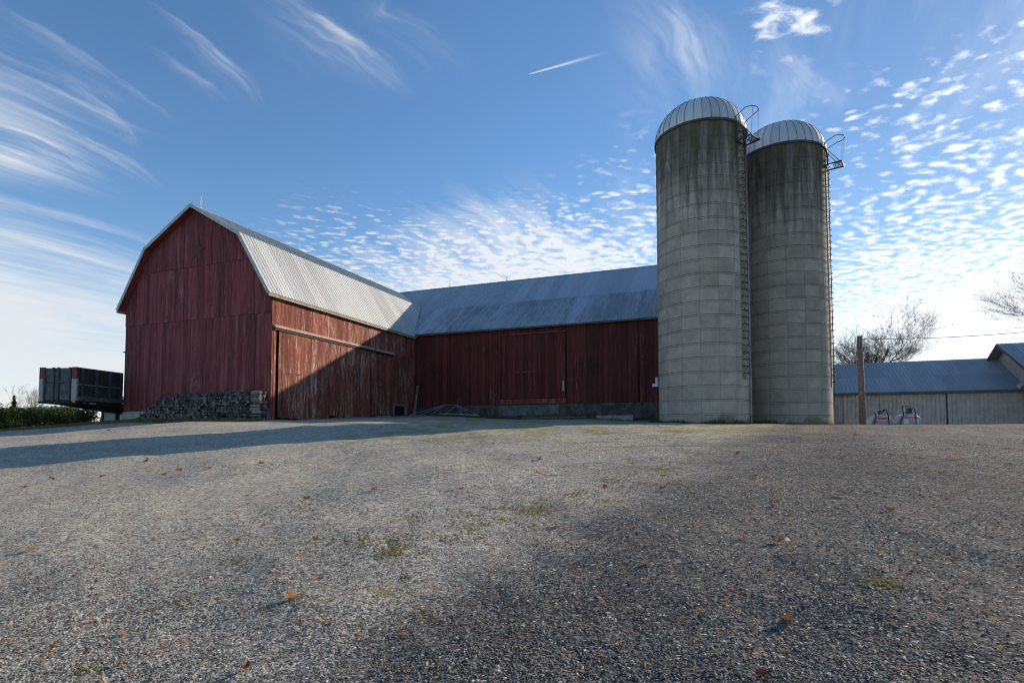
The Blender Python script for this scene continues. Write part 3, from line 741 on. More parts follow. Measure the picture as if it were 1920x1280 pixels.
mb = MB(); mb.box((LE - .1, .0, .6), (LE - .01, 14.6, 7.5)); mb.box((-11, 14.5, .6), (LE, 14.6, 7.5))
mb.poly([(LE - .02, -.05, 7.4), (LE - .02, 14.6, 7.4), (LE - .02, 7.3, 12.8)]); mb.build('rear_wall', [M['red_long']], lb)
# roof: local frame with x/y swapped so slope_roof can be reused -> build in its own turned child frame
def long_slope(a, b, mats):
    o = slope_roof('roof_slope', None, a, b, 0, LE + .25 + 11, mats, courses=2, th=.05, rib=.229, rh=.02, rw=.03)
    me = o.data; co = np.empty(len(me.vertices) * 3); me.vertices.foreach_get('co', co); co = co.reshape(-1, 3)
    new = np.c_[co[:, 1] - 11, co[:, 0], co[:, 2] - .9]; me.vertices.foreach_set('co', new.ravel()); me.flip_normals(); me.update()
    o.parent = lb
long_slope((-.32, 7.36), (7.34, 12.93), [M['roof_long']])
long_slope((15.0, 7.36), (7.34, 12.93), [M['roof_long']])
mb = MB(); mb.prism([(-11, 7.14, 12.88), (-11, 7.34, 13.03), (-11, 7.54, 12.88), (-11, 7.34, 12.96)], (LE + 11.27, 0, 0)); mb.build('ridge_cap', [M['trim_metal']], lb)
mb = MB(); mb.box((.25, -.30, 7.27), (LE + .25, -.27, 7.352)); mb.build('eave_board', [M['seam_dark']], lb)
for x in (-1.0, 4.6): rod(lb, x if x > 0 else -.9, 7.34, 13.02, .72, True)

# ------------------------------------------------------------------ silos
def silo(cx, cy, phi, label, body, ladder_bot, zb=.2):
    t = thing('concrete_silo', label, 'silo', (cx, cy, zb), 0, 'domed concrete silos')
    RR, ZT = 2.44, 16.55
    mb = MB(); mb.lathe([(RR, zb), (RR, ZT)], 128, centre=(cx, cy)); mb.lathe([(RR, ZT), (.1, ZT)], 64, centre=(cx, cy))
    mb.build('barrel', [body], t, smooth=True)
    for k in range(21):
        z = 1.01 + .735 * k; mb = MB()
        mb.lathe([(RR - .002, z - .013), (RR + .011, z - .010), (RR + .011, z + .010), (RR - .002, z + .013)], 96, centre=(cx, cy)); mb.build('hoop', [M['hoop']], t)
    mb = MB(); mb.lathe([(RR - .002, ZT - .10), (RR + .07, ZT - .09), (RR + .08, ZT + .02), (RR - .002, ZT + .05)], 96, centre=(cx, cy)); mb.build('rim', [M['seam_dark']], t)
    mb = MB(); nr = 34
    Rd = RR + .05
    for k in range(nr):
        a0, a1 = 2 * pi * k / nr, 2 * pi * (k + 1) / nr
        pr = [(Rd * math.cos(e), ZT + .02 + .86 * Rd * math.sin(e)) for e in np.linspace(0, R(87), 14)]
        mb.lathe(pr, 3, centre=(cx, cy), a0=a0, a1=a1)
    dm = mb.build('dome', [M['dome']], t, smooth=True)
    mb = MB()
    for k in range(nr):
        a0 = 2 * pi * k / nr
        pts = [(cx + (Rd + .012) * math.cos(e) * math.cos(a0), cy + (Rd + .012) * math.cos(e) * math.sin(a0), ZT + .02 + .86 * (Rd + .012) * math.sin(e)) for e in np.linspace(0, R(86), 12)]
        mb.tube(pts, .012, 4)
    mb.tube([(cx, cy, ZT + .86 * Rd - .05), (cx, cy, ZT + .86 * Rd + .08)], [.22, .18], 12)
    mb.build('dome_ribs', [M['hoop']], dm)
    er = np.array([math.cos(phi), math.sin(phi), 0]); et = np.array([-math.sin(phi), math.cos(phi), 0]); c = np.array([cx, cy, 0])
    Q = lambda r_, s_, z: c + er * r_ + et * s_ + np.array([0, 0, z])
    # column of unloading doors behind the ladder
    mb = MB(); z = ladder_bot - .3
    while z < ZT - .8:
        mb.prism([Q(RR - .1, -.24, z), Q(RR - .1, .24, z), Q(RR + .022, .24, z), Q(RR + .022, -.24, z)], (0, 0, .715)); z += .735
    mb.build('unloading_doors', [simple('mossy_door_panels', (.23, .21, .14), .85, 0, .45, 3)], t)
    ld = None; mb = MB(); mb.tube([Q(RR + .06, .34, .3), Q(RR + .06, .34, ZT - .2)], .024, 6)
    ld = mb.build('ladder', [M['seam_dark']], t)
    z = ladder_bot
    while z < ZT - .3:
        mb = MB(); w = .19
        mb.tube([Q(RR, -w, z), Q(RR + .15, -w, z + .03), Q(RR + .17, 0, z + .03), Q(RR + .15, w, z + .03), Q(RR, w, z)], .019, 5)
        mb.build('rung', [M['steel']], ld); z += .37
    # service platform with guard hoop
    pf = None; mb = MB(); zd = 15.45
    for s_ in (-.42, .42): mb.bar(Q(RR - .05, s_, zd), Q(RR + .84, s_, zd), .05, .06)
    mb.bar(Q(RR + .84, -.44, zd), Q(RR + .84, .44, zd), .05, .06); mb.bar(Q(RR + .05, -.42, zd), Q(RR + .05, .42, zd), .05, .05)
    pf = mb.build('service_platform', [M['steel']], t)
    mb = MB()
    for k in range(9): s_ = -.4 + .1 * k; mb.bar(Q(RR + .36, s_, zd + .05), Q(RR + .84, s_, zd + .05), .03, .012)
    for k in range(5): mb.bar(Q(RR + .38 + .105 * k, -.42, zd + .03), Q(RR + .38 + .105 * k, .42, zd + .03), .02, .012)
    mb.build('deck', [M['steel']], pf)
    mb = MB(); hp = [Q(RR - .02, -.45, 16.75), Q(RR + .45, -.46, 16.95)] + [Q(RR + .55 + .42 * math.cos(a), .46 * math.sin(a), 17.0) for a in np.linspace(-pi / 2, pi / 2, 9)] + [Q(RR + .45, .46, 16.95), Q(RR - .02, .45, 16.75)]
    mb.tube(hp, .022, 6)
    for s_ in (-.3, .3): mb.tube([Q(RR + .55 + .42 * .8, s_, 17.0), Q(RR + .82, s_ * 1.35, zd)], .011, 5)
    mb.build('guard_hoop', [M['steel']], pf)
    mb = MB()
    for s_ in (-.42, .42): mb.bar(Q(RR, s_, 16.5), Q(RR + .74, s_, zd + .02), .03, .03); mb.bar(Q(RR + .01, s_, zd), Q(RR + .01, s_, 16.75), .04, .04)
    mb.build('brace', [M['steel']], pf)
    mb = MB(); zg = gz(cx, cy - 2.5)
    mb.lathe([(RR + .22, zb - .5), (RR + .20, .36), (RR, .40)], 64, centre=(cx, cy)); mb.build('footing', [M['found']], t)
    return t
silo(10.71, 30.9, R(-52), 'nearer concrete stave silo with ribbed metal dome, standing before the long barn wall', M['silo'], 3.1)
silo(16.38, 33.17, R(-37), 'farther concrete stave silo at right, sunlit down its ladder side', M['silo_b'], 2.9)

# ------------------------------------------------------------------ firewood stack: every log a thing
def log_meshes():
    out = []
    for k in range(9):
        n = random.choice((4, 5, 6, 7, 8)); mb = MB(); L = .5
        ra = [random.uniform(.72, 1.15) for _ in range(n)]; a = [2 * pi * (i + random.uniform(-.28, .28)) / n for i in range(n)]
        if k % 3 == 0: a = [.2, 1.3, 2.4, 4.0, 5.2][:n] if n >= 5 else a; ra = ra[:len(a)]
        n = len(a); p0 = [(math.cos(t) * r_, -L / 2 / .1 * .1, math.sin(t) * r_) for t, r_ in zip(a, ra)]
        vs = [(x * .1, -L / 2 + random.uniform(-.004, .004), z * .1) for x, _, z in p0] + [(x * .1 * random.uniform(.9, 1.05), L / 2, z * .1 * random.uniform(.9, 1.05)) for x, _, z in p0]
        mb.mesh(vs, [tuple(range(n)), tuple(range(n, 2 * n))[::-1]], 0)
        mb.mesh(vs, [(i, n + i, n + (i + 1) % n, (i + 1) % n) for i in range(n)], 1 if random.random() < .55 else 2)
        out.append(mb.data('split_log', [M['log_end'], M['bark'], M['log_side']]))
    return out
LOGM = log_meshes()
WGRP = 'split logs in the firewood stack'
def put_log(v, u, z, rz, ry, s, label, sy=1.0):
    o = bpy.data.objects.new('split_log', random.choice(LOGM)); C.objects.link(o)
    p = W(v, u, z); o.location = p; o.rotation_euler = (Matrix.Rotation(-AZ + rz, 3, 'Z') @ Matrix.Rotation(ry, 3, 'Y')).to_euler()
    o.scale = (s, sy, s); tag(o, label, 'firewood log', WGRP); return o
def stack_h(v):
    return float(np.interp(v, [-9.3, -8.7, -8.2, -7.4, -6.6, -5.5, -3.6, -2.4, -.75], [.10, .30, .62, 1.12, 1.26, 1.42, 1.46, 1.50, 1.50]))
nl = 0; row = 0; zrow = .10
while zrow < 1.55:
    v = -9.25 + (row % 2) * .1
    while v < -.80:
        s = random.choice((.62, .8, .95, 1.0, 1.1, 1.22)) * random.uniform(.92, 1.08)
        if zrow <= stack_h(v) + random.uniform(-.12, .08):
            gl = gz(*W(v, -.5)[:2])
            put_log(v + random.uniform(-.02, .02), -.42 + random.uniform(-.07, .05) + .05 * (row == 0) - max(0, (1.0 - zrow)) * .08, gl + zrow + random.uniform(-.035, .03), random.uniform(-.08, .08), random.uniform(0, 6.28), s,
                    'grey split log stacked end-on in the firewood stack against the barn gable'); nl += 1
        v += .205 * (s * .5 + .5)
    zrow += .178; row += 1
for k in range(9):
    gl = gz(*W(-.5, -.5)[:2]); lab = 'split log laid crosswise at the tidy right end of the firewood stack'
    if k in (7, 8): lab = 'sunlit pale split log near the top of the stack end beside the barn corner'
    for du in (-.52, -.22): put_log(-.36 + random.uniform(-.10, .07), du, gl + .10 + .168 * k, pi / 2 + random.uniform(-.1, .1), random.uniform(0, 6.28), random.uniform(.8, 1.0), lab, 1.25)
print('logs', nl)

# ------------------------------------------------------------------ dump trailer left of the barn
def trailer():
    p = at(142, 751, 30.5); rzz = -R(7)
    t = thing('dump_trailer', 'old dark dump box trailer with grey rear gate beside the barn', 'trailer', (p[0], p[1], p[2]), rzz, local=True)
    z0 = p[2]; H = 1.86; Wd = 2.32; Ln = 3.15
    gm = simple('grey_gate_paint', (.11, .115, .11), .75, .1, .35, 4); dk = simple('dark_box_boards', (.05, .048, .048), .85, 0, .4, 5)
    wh = simple('chipped_white_paint', (.36, .35, .32), .7, 0, .35, 7); rd = simple('rust_red_paint', (.20, .06, .05), .75, 0, .3, 7); bk = simple('black_chassis', (.012, .012, .013), .7)
    or_ = simple('orange_reflector', (.65, .12, .02), .35, 0, .1)
    mb = MB(); mb.box((-Wd + .05, .06, z0 + .05), (-.05, .11, z0 + H - .03)); g = mb.build('rear_gate', [gm], t)
    mb = MB()
    for x in (-2.02, -1.46, -1.16, -.44): mb.box((x - .055, -.005, z0 + .02), (x + .055, .059, z0 + H))
    mb.build('gate_post', [simple('grey_post_paint', (.075, .082, .085), .75, .1, .3, 6)], g)
    mb = MB(); mb.box((-1.97, .0, z0 + 1.02), (-1.51, .05, z0 + 1.07)); mb.box((-1.11, .0, z0 + 1.02), (-.49, .05, z0 + 1.07)); mb.build('gate_bar', [rd], g)
    for x0, x1 in ((-Wd, -Wd + .26), (-.30, 0)):
        mb = MB(); mb.box((x0, .0, z0 + 1.22), (x1, .12, z0 + H + .01)); mb.build('corner_post', [rd], t)
        mb = MB(); mb.box((x0 + .001, .0, z0), (x1 - .001, .12, z0 + 1.218)); mb.build('corner_post', [wh], t)
    mb = MB(); mb.box((-.05, .12, z0 + .2), (-.01, Ln, z0 + H)); mb.box((-Wd + .01, .12, z0), (-Wd + .05, Ln, z0 + H)); mb.box((-Wd + .05, Ln - .05, z0), (-.05, Ln, z0 + H)); mb.box((-Wd + .05, .12, z0), (-.05, Ln - .05, z0 + .05)); sd_ = mb.build('box_side', [dk], t)
    for y in (.30, 1.2, 2.1, 2.9):
        mb = MB(); mb.box((-.008, y, z0), (.055, y + .13, z0 + H - .02)); mb.build('side_post', [simple('blue_grey_post', (.085, .09, .095), .75, .1, .4, 7)], t)
    mb = MB(); mb.box((-.008, .12, z0 + .9), (.03, Ln, z0 + .935)); mb.build('side_rail', [wh], t)
    mb = MB(); mb.box((-.008, .12, z0 + .02), (.06, Ln, z0 + .26)); mb.build('bottom_rail', [gm], t)
    mb = MB(); mb.prism([(-2.15, .0, z0 - .01), (-2.15, 6, z0 - .01), (-2.15, 6, z0 - .60), (-2.15, 3.3, z0 - .40), (-2.15, 1.0, z0 - .16), (-2.15, .0, z0 - .14)], (2.1, 0, 0)); mb.box((-Wd, -.02, z0 - .13), (0, .14, z0 - .011)); mb.box((-.1, 0, z0 - .2), (.02, 4.6, z0 - .012)); mb.build('chassis', [bk], t)
    for y, c_, w in ((-.035, or_, .22), ):
        mb = MB(); mb.box((-.20, -.05, z0 - .10), (.0, -.02, z0 + .02)); mb.build('marker_light', [or_], t)
    mb = MB(); mb.box((.02, .45, z0 - .12), (.035, .62, z0 - .06)); mb.build('marker_light', [or_], t)
    mb = MB(); mb.box((.02, .8, z0 - .13), (.035, 1.25, z0 - .07)); mb.build('plate', [wh], t)
    zg = gz(p[0], p[1] + 4) - .1
    for x in (-1.0,):
        mb = MB(); mb.bar((x, 3.9, zg), (x, 3.9, z0 - .5), .16, .16); mb.bar((x, 5.4, z0 - .5), (x, 4.1, zg + .1), .08, .08); mb.build('support_leg', [bk], t)
        mb = MB(); mb.box((x - .25, 3.65, zg - .1), (x + .25, 4.15, zg + .12)); mb.build('foot_pad', [M['steel']], t)
trailer()

# ------------------------------------------------------------------ small white outbuilding beyond the trailer
def outbuilding():
    p = at(190, 795, 48); t = thing('outbuilding', 'low white outbuilding with overhanging eave and downspout, glimpsed under the trailer', 'building', (p[0], p[1], p[2]), -AZ, local=True)
    z0 = p[2] - .4; ze = at(190, 769, 48)[2]
    mb = MB(); mb.box((.0, .0, z0), (7, 5, ze)); mb.build('wall', [M['white']], t)
    mb = MB(); mb.box((-.02, -.03, z0), (.28, -.001, ze - .05)); mb.build('corner_trim', [simple('red_corner', (.20, .05, .04), .8)], t)
    mb = MB(); mb.prism([(-1.3, -.8, ze), (7.5, -.8, ze), (7.5, 2.5, ze + 1.3), (-1.3, 2.5, ze + 1.3)], (0, 0, .08)); mb.prism([(-1.3, 5.8, ze), (7.5, 5.8, ze), (7.5, 2.51, ze + 1.3), (-1.3, 2.51, ze + 1.3)], (0, 0, .08)); mb.build('roof', [M['roof_long']], t)
    mb = MB(); mb.box((-1.32, -.92, ze - .1), (7.5, -.80, ze + .06)); mb.tube([(-1.0, -.86, ze - .1), (-.95, -.8, ze - .4), (-.05, -.06, ze - .65), (-.05, -.06, z0)], .05, 6); mb.build('gutter', [M['white']], t)
outbuilding()

# ------------------------------------------------------------------ right side: shed, tall building, pole, tanks
SP = at(1740, 732, 46.0); 
def shed():
    t = thing('machine_shed', 'low grey corrugated machine shed with long sliding doors behind the fuel tanks', 'shed', (SP[0], SP[1], -.5), -AZ, local=True)
    tan = lambda nm, c: simple(nm, c, .7, .1, .15, 2.0, .1)
    wallm = tan('tan_steel_siding', (.55, .465, .39)); zb, ze = -.6, 3.40
    x0, x1 = -6.95, 6.4
    def siding(a, b, d, za, zb_, m):
        mb = MB(); x = a
        while x < b - .01:
            w = min(.30, b - x)
            mb.box((x, -d, za), (x + w, 0, zb_), 0); mb.prism([(x + .02, -d - .001, za), (x + .04, -d - .06, za), (x + .10, -d - .06, za), (x + .12, -d - .001, za)], (0, 0, zb_ - za), 0); x += w
        return mb
    siding(x0, x0 + .75, .02, zb, ze, 0).build('wall_panel', [tan('pinkish_siding', (.46, .38, .35))], t)
    for a, b in ((x0 + .78, -3.5), (-3.48, 1.18), (1.24, 6.3)):
        siding(a, b, .07, zb, ze - .12, 0).build('sliding_door', [wallm], t)
    mb = MB(); mb.box((1.185, -.13, zb), (1.235, -.02, ze - .12)); mb.build('door_gap', [M['dark']], t)
    mb = MB(); mb.box((x0 + .5, -.16, ze - .12), (6.3, -.075, ze - .02)); mb.build('door_track', [M['seam_dark']], t)
    mb = MB(); mb.box((x0, .02, zb), (x0 + .1, 10, ze)); mb.box((x0, 9.9, zb), (x1, 10, ze)); mb.poly([(x0 + .02, 0, ze), (x0 + .02, 10, ze), (x0 + .02, 5, 6.4)]); mb.build('rear_wall', [wallm], t)
    for a, b in (((-.35, 3.42), (5, 6.5)), ((10.35, 3.42), (5, 6.5))):
        o = slope_roof('roof_slope', None, a, b, 0, 13.4, [M['roof_shed']], courses=2, rib=.30)
        me = o.data; co = np.empty(len(me.vertices) * 3); me.vertices.foreach_get('co', co); co = co.reshape(-1, 3)
        me.vertices.foreach_set('co', np.c_[co[:, 1] + x0 - .1, co[:, 0], co[:, 2] + .5].ravel()); me.flip_normals(); me.update(); o.parent = t
    mb = MB(); mb.box((x0 - .1, -.40, 3.26), (6.35, -.36, 3.44)); mb.build('fascia', [simple('brown_fascia', (.13, .115, .10), .7)], t)
shed()
def tall_building():
    t = thing('gabled_building', 'taller tan gabled building with blue grey metal roof at the right edge', 'building', (*(SP + vv * 6.4)[:2], -.5), -AZ, local=True)
    wm = simple('tan_gable_siding', (.46, .39, .33), .75, 0, .12, 1.2)
    yr, zr, s_ = 2.73, 7.45, .548; yf, yb = -5.6, 11.0
    zl = lambda y: zr - abs(y - yr) * s_
    mb = MB(); mb.prism([(0, yf + .5, -.6), (0, yb - .5, -.6), (0, yb - .5, zl(yb - .5) - .05), (0, yr, zr - .05), (0, yf + .5, zl(yf + .5) - .05)], (14, 0, 0)); mb.build('wall', [wm], t)
    for ye in (yf, yb):
        o = slope_roof('roof_slope', None, (ye, zl(ye)), (yr, zr), 0, 15.4, [M['roof_shed']], rib=.30, rh=.03)
        me = o.data; co = np.empty(len(me.vertices) * 3); me.vertices.foreach_get('co', co); co = co.reshape(-1, 3)
        me.vertices.foreach_set('co', np.c_[co[:, 1] - .72, co[:, 0], co[:, 2] + .5].ravel()); me.flip_normals(); me.update(); o.parent = t
    mb = MB()
    for ye in (yf, yb): mb.bar((-.74, ye, zl(ye) - .06), (-.74, yr, zr - .06), .03, .18)
    mb.build('rake_board', [simple('brown_rake', (.12, .10, .085), .7)], t)
    mb = MB(); mb.tube([(-.02, -.25, 3.75), (-.35, -.35, 3.85)], .03, 6); mb.tube([(-.30, -.33, 3.88), (-.62, -.5, 3.66)], [.10, .17], 10); mb.build('floodlight', [M['white']], t)
    mb = MB(); mb.box((-.1, -.5, -.6), (-.01, -.36, 3.4)); mb.build('corner_post', [M['seam_dark']], t)
tall_building()
def utility_pole():
    b = at(1617, 797, 34.5); zb = gz(b[0], b[1]) - .3; zt = at(1617, 630, 34.5)[2]
    t = thing('utility_pole', 'weathered brown wooden pole standing before the low shed', 'pole', (b[0], b[1], zb))
    mb = MB(); mb.tube([(b[0] + .04, b[1], zb), (b[0] + .02, b[1], zb + 2.5), (b[0], b[1], zt)], [.19, .18, .155], 14); mb.build('shaft', [M['pole']], t, smooth=True)
    mb = MB(); mb.box((b[0] + .12, b[1] - .22, zt - 1.0), (b[0] + .24, b[1] - .10, zt - .7)); mb.tube([(b[0] + .15, b[1] - .1, zt - .22), (b[0] + .24, b[1] - .12, zt - .22)], .05, 8); mb.build('insulator', [M['galv']], t)
    e = at(2150, 590, 48); pts = []
    for k in range(25):
        s_ = k / 24; q = np.array([b[0] + .24, b[1] - .12, zt - .22]) * (1 - s_) + e * s_; q[2] -= 4 * .5 * s_ * (1 - s_); pts.append(q)
    mb = MB(); mb.tube(pts, .018, 5); o = mb.build('overhead_wire', [M['dark']]); tag(o, 'thin dark overhead wire running right from the wooden pole', 'wire')
utility_pole()
def fuel_tank(px0, px1, ptop, Y, label, kind):
    cx = (px0 + px1) / 2; rr = (px1 - px0) / 2 / FPX * Y; c = at(cx, ptop, Y); zc = c[2] - rr; zg = gz(c[0], c[1]) - .05
    axis = uu.copy(); sx = np.cross(axis, (0, 0, 1))
    t = thing('fuel_tank', label, 'fuel tank', (c[0], c[1], zg), 0, 'fuel tanks by the shed')
    gm = simple('grey_tank_paint', (.33, .345, .37), .5, .1, .15, 3)
    o0 = np.array([c[0], c[1], zc]); L = 1.9
    P = lambda s_, a, q: o0 + axis * s_ + (sx * math.cos(a) + np.array([0, 0, 1]) * math.sin(a)) * q
    mb = MB(); pr = [(0.0, -.10), (rr * .5, -.085), (rr * .85, -.04), (rr * .97, .0), (rr, .05), (rr, L - .05), (rr * .85, L + .04), (0, L + .1)]
    n = 40; vs = [P(s_, 2 * pi * i / n, q) for q, s_ in pr for i in range(n)]
    mb.mesh(vs, [(j * n + i, j * n + (i + 1) % n, (j + 1) * n + (i + 1) % n, (j + 1) * n + i) for j in range(len(pr) - 1) for i in range(n)])
    mb.build('tank_shell', [gm], t, smooth=True)
    for s_ in (.4, L - .4):
        mb = MB()
        for k in (-1, 1): mb.bar(P(s_, -pi / 2 + k * .55, rr * .95), np.array([*(P(s_, 0, 0) + sx * k * rr * .75)[:2], zg - .05]), .08, .08)
        mb.build('skid_leg', [M['seam_dark']], t)
    zt = zc + rr
    T = lambda a, h, s_=.25: o0 + axis * s_ + sx * a + np.array([0, 0, rr + h])
    mb = MB()
    if kind == 0:
        mb.tube([T(-.10, -.05), T(-.10, .22)], .05, 8); mb.bar(T(-.22, .2), T(.12, .2), .16, .18)
    else:
        mb.bar(T(-.02, -.02), T(-.02, .38), .22, .24); mb.tube([T(.10, .0), T(.10, .48), T(-.25, .52)], .03, 6)
    mb.build('pump', [simple('dark_pump', (.06, .065, .07), .5, .4, .3)], t)
    mb = MB(); mb.tube([T(-.30, .22), T(-.24, .22)], .09, 10); mb.build('meter', [M['white']], t)
    mb = MB()
    if kind == 0: hs = [[T(.20, .32), T(.26, .30, .0), P(-.12, .9, rr * .9), P(-.14, -.6, rr * .7)], [T(-.38, .2), T(-.42, .1, -.1), P(-.16, 2.6, rr * .85), P(-.14, 3.6, rr * .95)]]
    else: hs = [[T(.22, .40), T(.26, .3, .0), P(-.12, .9, rr * .7), P(-.14, -.8, rr * .6)], [T(-.36, .56), T(-.42, .4, .1), P(-.05, 2.2, rr * 1.05), P(-.16, 2.9, rr * .98), P(-.14, 3.6, rr * .95)]]
    for h in hs: mb.tube(h, .028, 6)
    if kind == 0: mb.tube([T(.14, .30), T(.24, .36)], .06, 8)
    mb.build('fuel_hose', [M['dark']], t)
    # stickers on the end cap: warning label with red band, white sheets
    def disc(a0, a1, b0, b1, col, nm):
        mb = MB(); q = lambda a, b: o0 + sx * a * rr + np.array([0, 0, b * rr]) - axis * (.112 - .07 * (a * a + b * b))
        mb.prism([q(a0, b0), q(a1, b0), q(a1, b1), q(a0, b1)], -axis * .004); return mb.build('sticker', [simple(nm, col, .5, 0, .1)], t)
    wh, rd, ye = (.62, .60, .60), (.50, .09, .07), (.6, .33, .06)
    if kind == 0:
        disc(-.30, .30, .72, .92, (.42, .42, .5), 'pale_sticker'); disc(-.45, .40, .44, .66, rd, 'red_sticker'); disc(-.36, .34, .665, .74, ye, 'yellow_sticker'); disc(-.42, .40, .36, .43, wh, 'white_sticker')
    else:
        disc(-.22, .30, .80, .93, (.5, .36, .42), 'pink_sticker'); disc(-.45, .40, .55, .66, rd, 'red_sticker'); disc(-.30, .40, .67, .78, wh, 'white_sticker')
        disc(-.62, -.20, -.05, .42, wh, 'white_sticker'); disc(.32, .72, -.05, .42, wh, 'white_sticker'); disc(-.2, .28, .44, .54, (.45, .42, .42), 'grey_sticker')
fuel_tank(1637, 1671, 777, 38.5, 'left grey fuel tank with short pump, red warning sticker and looped hose', 0)
fuel_tank(1689, 1725, 775, 38.0, 'right grey fuel tank with tall pump and several white stickers on its end', 1)

# ------------------------------------------------------------------ junk along the long barn
def junk():
    a = W(.55, 13.3); zg = gz(a[0], a[1]); mb = MB()
    top = W(.42, 14.0, 3.55)
    mb.bar((a[0], a[1], zg - .02), top, .16, .06); o = mb.build('leaning_plank', [simple('grey_plank', (.16, .16, .14), .85, 0, .3, 6)]); tag(o, 'long grey plank leaning in the corner between the two barns', 'plank')
    # light metal truss frame lying against the foundation
    c0 = W(1.6, 12.3); g0 = gz(*c0[:2]); t = thing('metal_frame', 'pale pipe truss frame lying low before the long barn foundation', 'frame', (c0[0], c0[1], g0))
    def q(v, u, z): p = W(v, u); return (p[0], p[1], gz(p[0], p[1]) + z)
    L, Rr_, T0, T1 = q(.9, 12.0, .04), q(6.2, 12.6, .12), q(3.15, 13.3, .82), q(4.0, 13.3, .82)
    mb = MB()
    mb.tube([L, T0, T1, Rr_], .022, 6); mb.tube([L, Rr_], .022, 6); mb.build('outer_pipe', [M['galv']], t)
    mb = MB()
    for p0, p1 in ((T0, q(2.4, 12.3, .05)), (T0, q(1.6, 12.2, .05)), (T1, q(3.5, 12.4, .06)), (T1, q(4.9, 12.5, .08)), (T1, q(5.5, 12.5, .1))): mb.tube([p0, p1], .018, 6)
    mb.build('strut', [M['galv']], t)
    mb = MB(); mb.bar(q(3.3, 12.1, .16), q(6.1, 12.3, .18), .22, .07); o = mb.build('pale_board', [simple('pale_grey_board', (.30, .30, .31), .8)]); tag(o, 'pale grey board lying across the metal frame', 'board')
    mb = MB(); mb.bar(q(9.2, 12.9, .10), q(13.5, 13.1, .10), .18, .06); o = mb.build('long_board', [M['grey_wood']]); tag(o, 'long weathered board on the ground below the barn door', 'board')
    # broken concrete slab
    p = W(15.5, 12.6); zg = gz(p[0], p[1]); bm = bmesh.new(); bmesh.ops.create_cube(bm, size=1.0); bmesh.ops.subdivide_edges(bm, edges=bm.edges, cuts=5, use_grid_fill=True)
    for v in bm.verts:
        x, y, z = v.co; k = 1 - .25 * abs(x * 2) ** 3 * .6
        v.co = Vector((x * 2.25 + random.uniform(-.035, .035), y * .8 * k + random.uniform(-.03, .03), z * .34 * (1 - .35 * max(0, -x)) + .05 * x + random.uniform(-.03, .03)))
    me = bpy.data.meshes.new('concrete_slab'); bm.to_mesh(me); bm.free(); me.materials.append(simple('rough_concrete', (.27, .265, .26), .92, 0, .35, 4, .5)); o = bpy.data.objects.new('concrete_slab', me); C.objects.link(o)
    o.location = (p[0], p[1], zg + .12); o.rotation_euler = (0, .02, -AZ + .05); tag(o, 'broken pale concrete slab on the ground beside the nearer silo', 'slab')
    for k, (v, u, l) in enumerate(((.75, 3.2, .5), (.9, 6.4, .7), (.7, 9.3, .5))):
        pass
    mb = MB(); mb.bar(q(.5, 8.6, .04), q(.9, 9.7, .05), .12, .04); o = mb.build('broken_board', [M['pale_wood']]); tag(o, 'short broken board on the ground below the large barn door', 'board')
    mb = MB(); mb.bar(q(.3, -1.25, .05), q(-4.6, -1.35, .05), .22, .05); o = mb.build('ground_plank', [M['grey_wood']]); tag(o, 'grey plank lying on the grass before the firewood stack', 'plank')
junk()

# ------------------------------------------------------------------ trees and hedge
def bare_tree(name, label, base, height, spread, seed, leaves=None, nl=0, trunk_r=.28, fork=.42, levels=5, lean=(0, 0), mat=None, group=None, b0=None):
    rn = random.Random(seed); base = np.array(base, float); mat = mat or M['tree_bark']
    t = thing(name, label, 'tree', base, 0, group); tr = MB(); cr = MB(); tips = []
    def branch(p, d, L, r, lev):
        n = 5; pts = [p]; rad = [r]; d = d / np.linalg.norm(d); q = p.copy()
        for k in range(n):
            d = d + np.array([rn.gauss(0, .10), rn.gauss(0, .10), rn.gauss(0.03, .07)]) * (1 if lev else .4); d /= np.linalg.norm(d)
            q = q + d * L / n; pts.append(q.copy()); rad.append(r * (1 - .62 * (k + 1) / n))
        (tr if lev == 0 else cr).tube(pts, rad, 8 if lev == 0 else (5 if lev < 3 else 3), cap=False)
        if lev >= levels: tips.append((q, d)); return
        nb = 9 if (b0 and lev == 0) else rn.randint(5, 7) if lev == 0 else rn.randint(3, 5)
        for k in range(nb):
            s_ = rn.uniform(.75, 1.0) if lev == 0 else rn.uniform(.3, 1.0)
            i = min(int(s_ * n), n - 1); f = s_ * n - i; pp = pts[i] * (1 - f) + pts[i + 1] * f; rr = rad[min(i + 1, n)] * rn.uniform(.6, .85)
            a = rn.uniform(0, 6.28); ax = np.array([math.cos(a), math.sin(a), 0]); tilt = rn.uniform(.55, 1.15) * spread
            nd = d * math.cos(tilt) + (ax - d * np.dot(ax, d)) * math.sin(tilt) + np.array([0, 0, .12 if lev else .05])
            branch(pp, nd, (b0 * rn.uniform(.8, 1.15) if (b0 and lev == 0) else L * rn.uniform(.55, .82) * (1.25 if lev == 0 else 1)), max(rr, .0125), lev + 1)
        if lev: branch(pts[-1], d, L * .62, rad[-1], lev + 1)
    branch(base, np.array([lean[0], lean[1], 1.0]), height * fork, trunk_r, 0)
    tr.build('trunk', [mat], t, smooth=True); c = cr.build('crown', [mat], t)
    if leaves and tips:
        lm = MB()
        for k in range(nl):
            q, d = rn.choice(tips); p = q + np.array([rn.gauss(0, .12), rn.gauss(0, .12), rn.gauss(-.05, .1)]); s_ = rn.uniform(.07, .13)
            a = np.array([rn.gauss(0, 1), rn.gauss(0, 1), rn.gauss(0, .6)]); a /= np.linalg.norm(a); b = np.cross(a, (rn.random(), rn.random(), 1)); b /= np.linalg.norm(b)
            lm.poly([p - a * s_, p + b * s_ * .6, p + a * s_, p - b * s_ * .6])
        lm.build('leaves', [leaves], t)
    return t
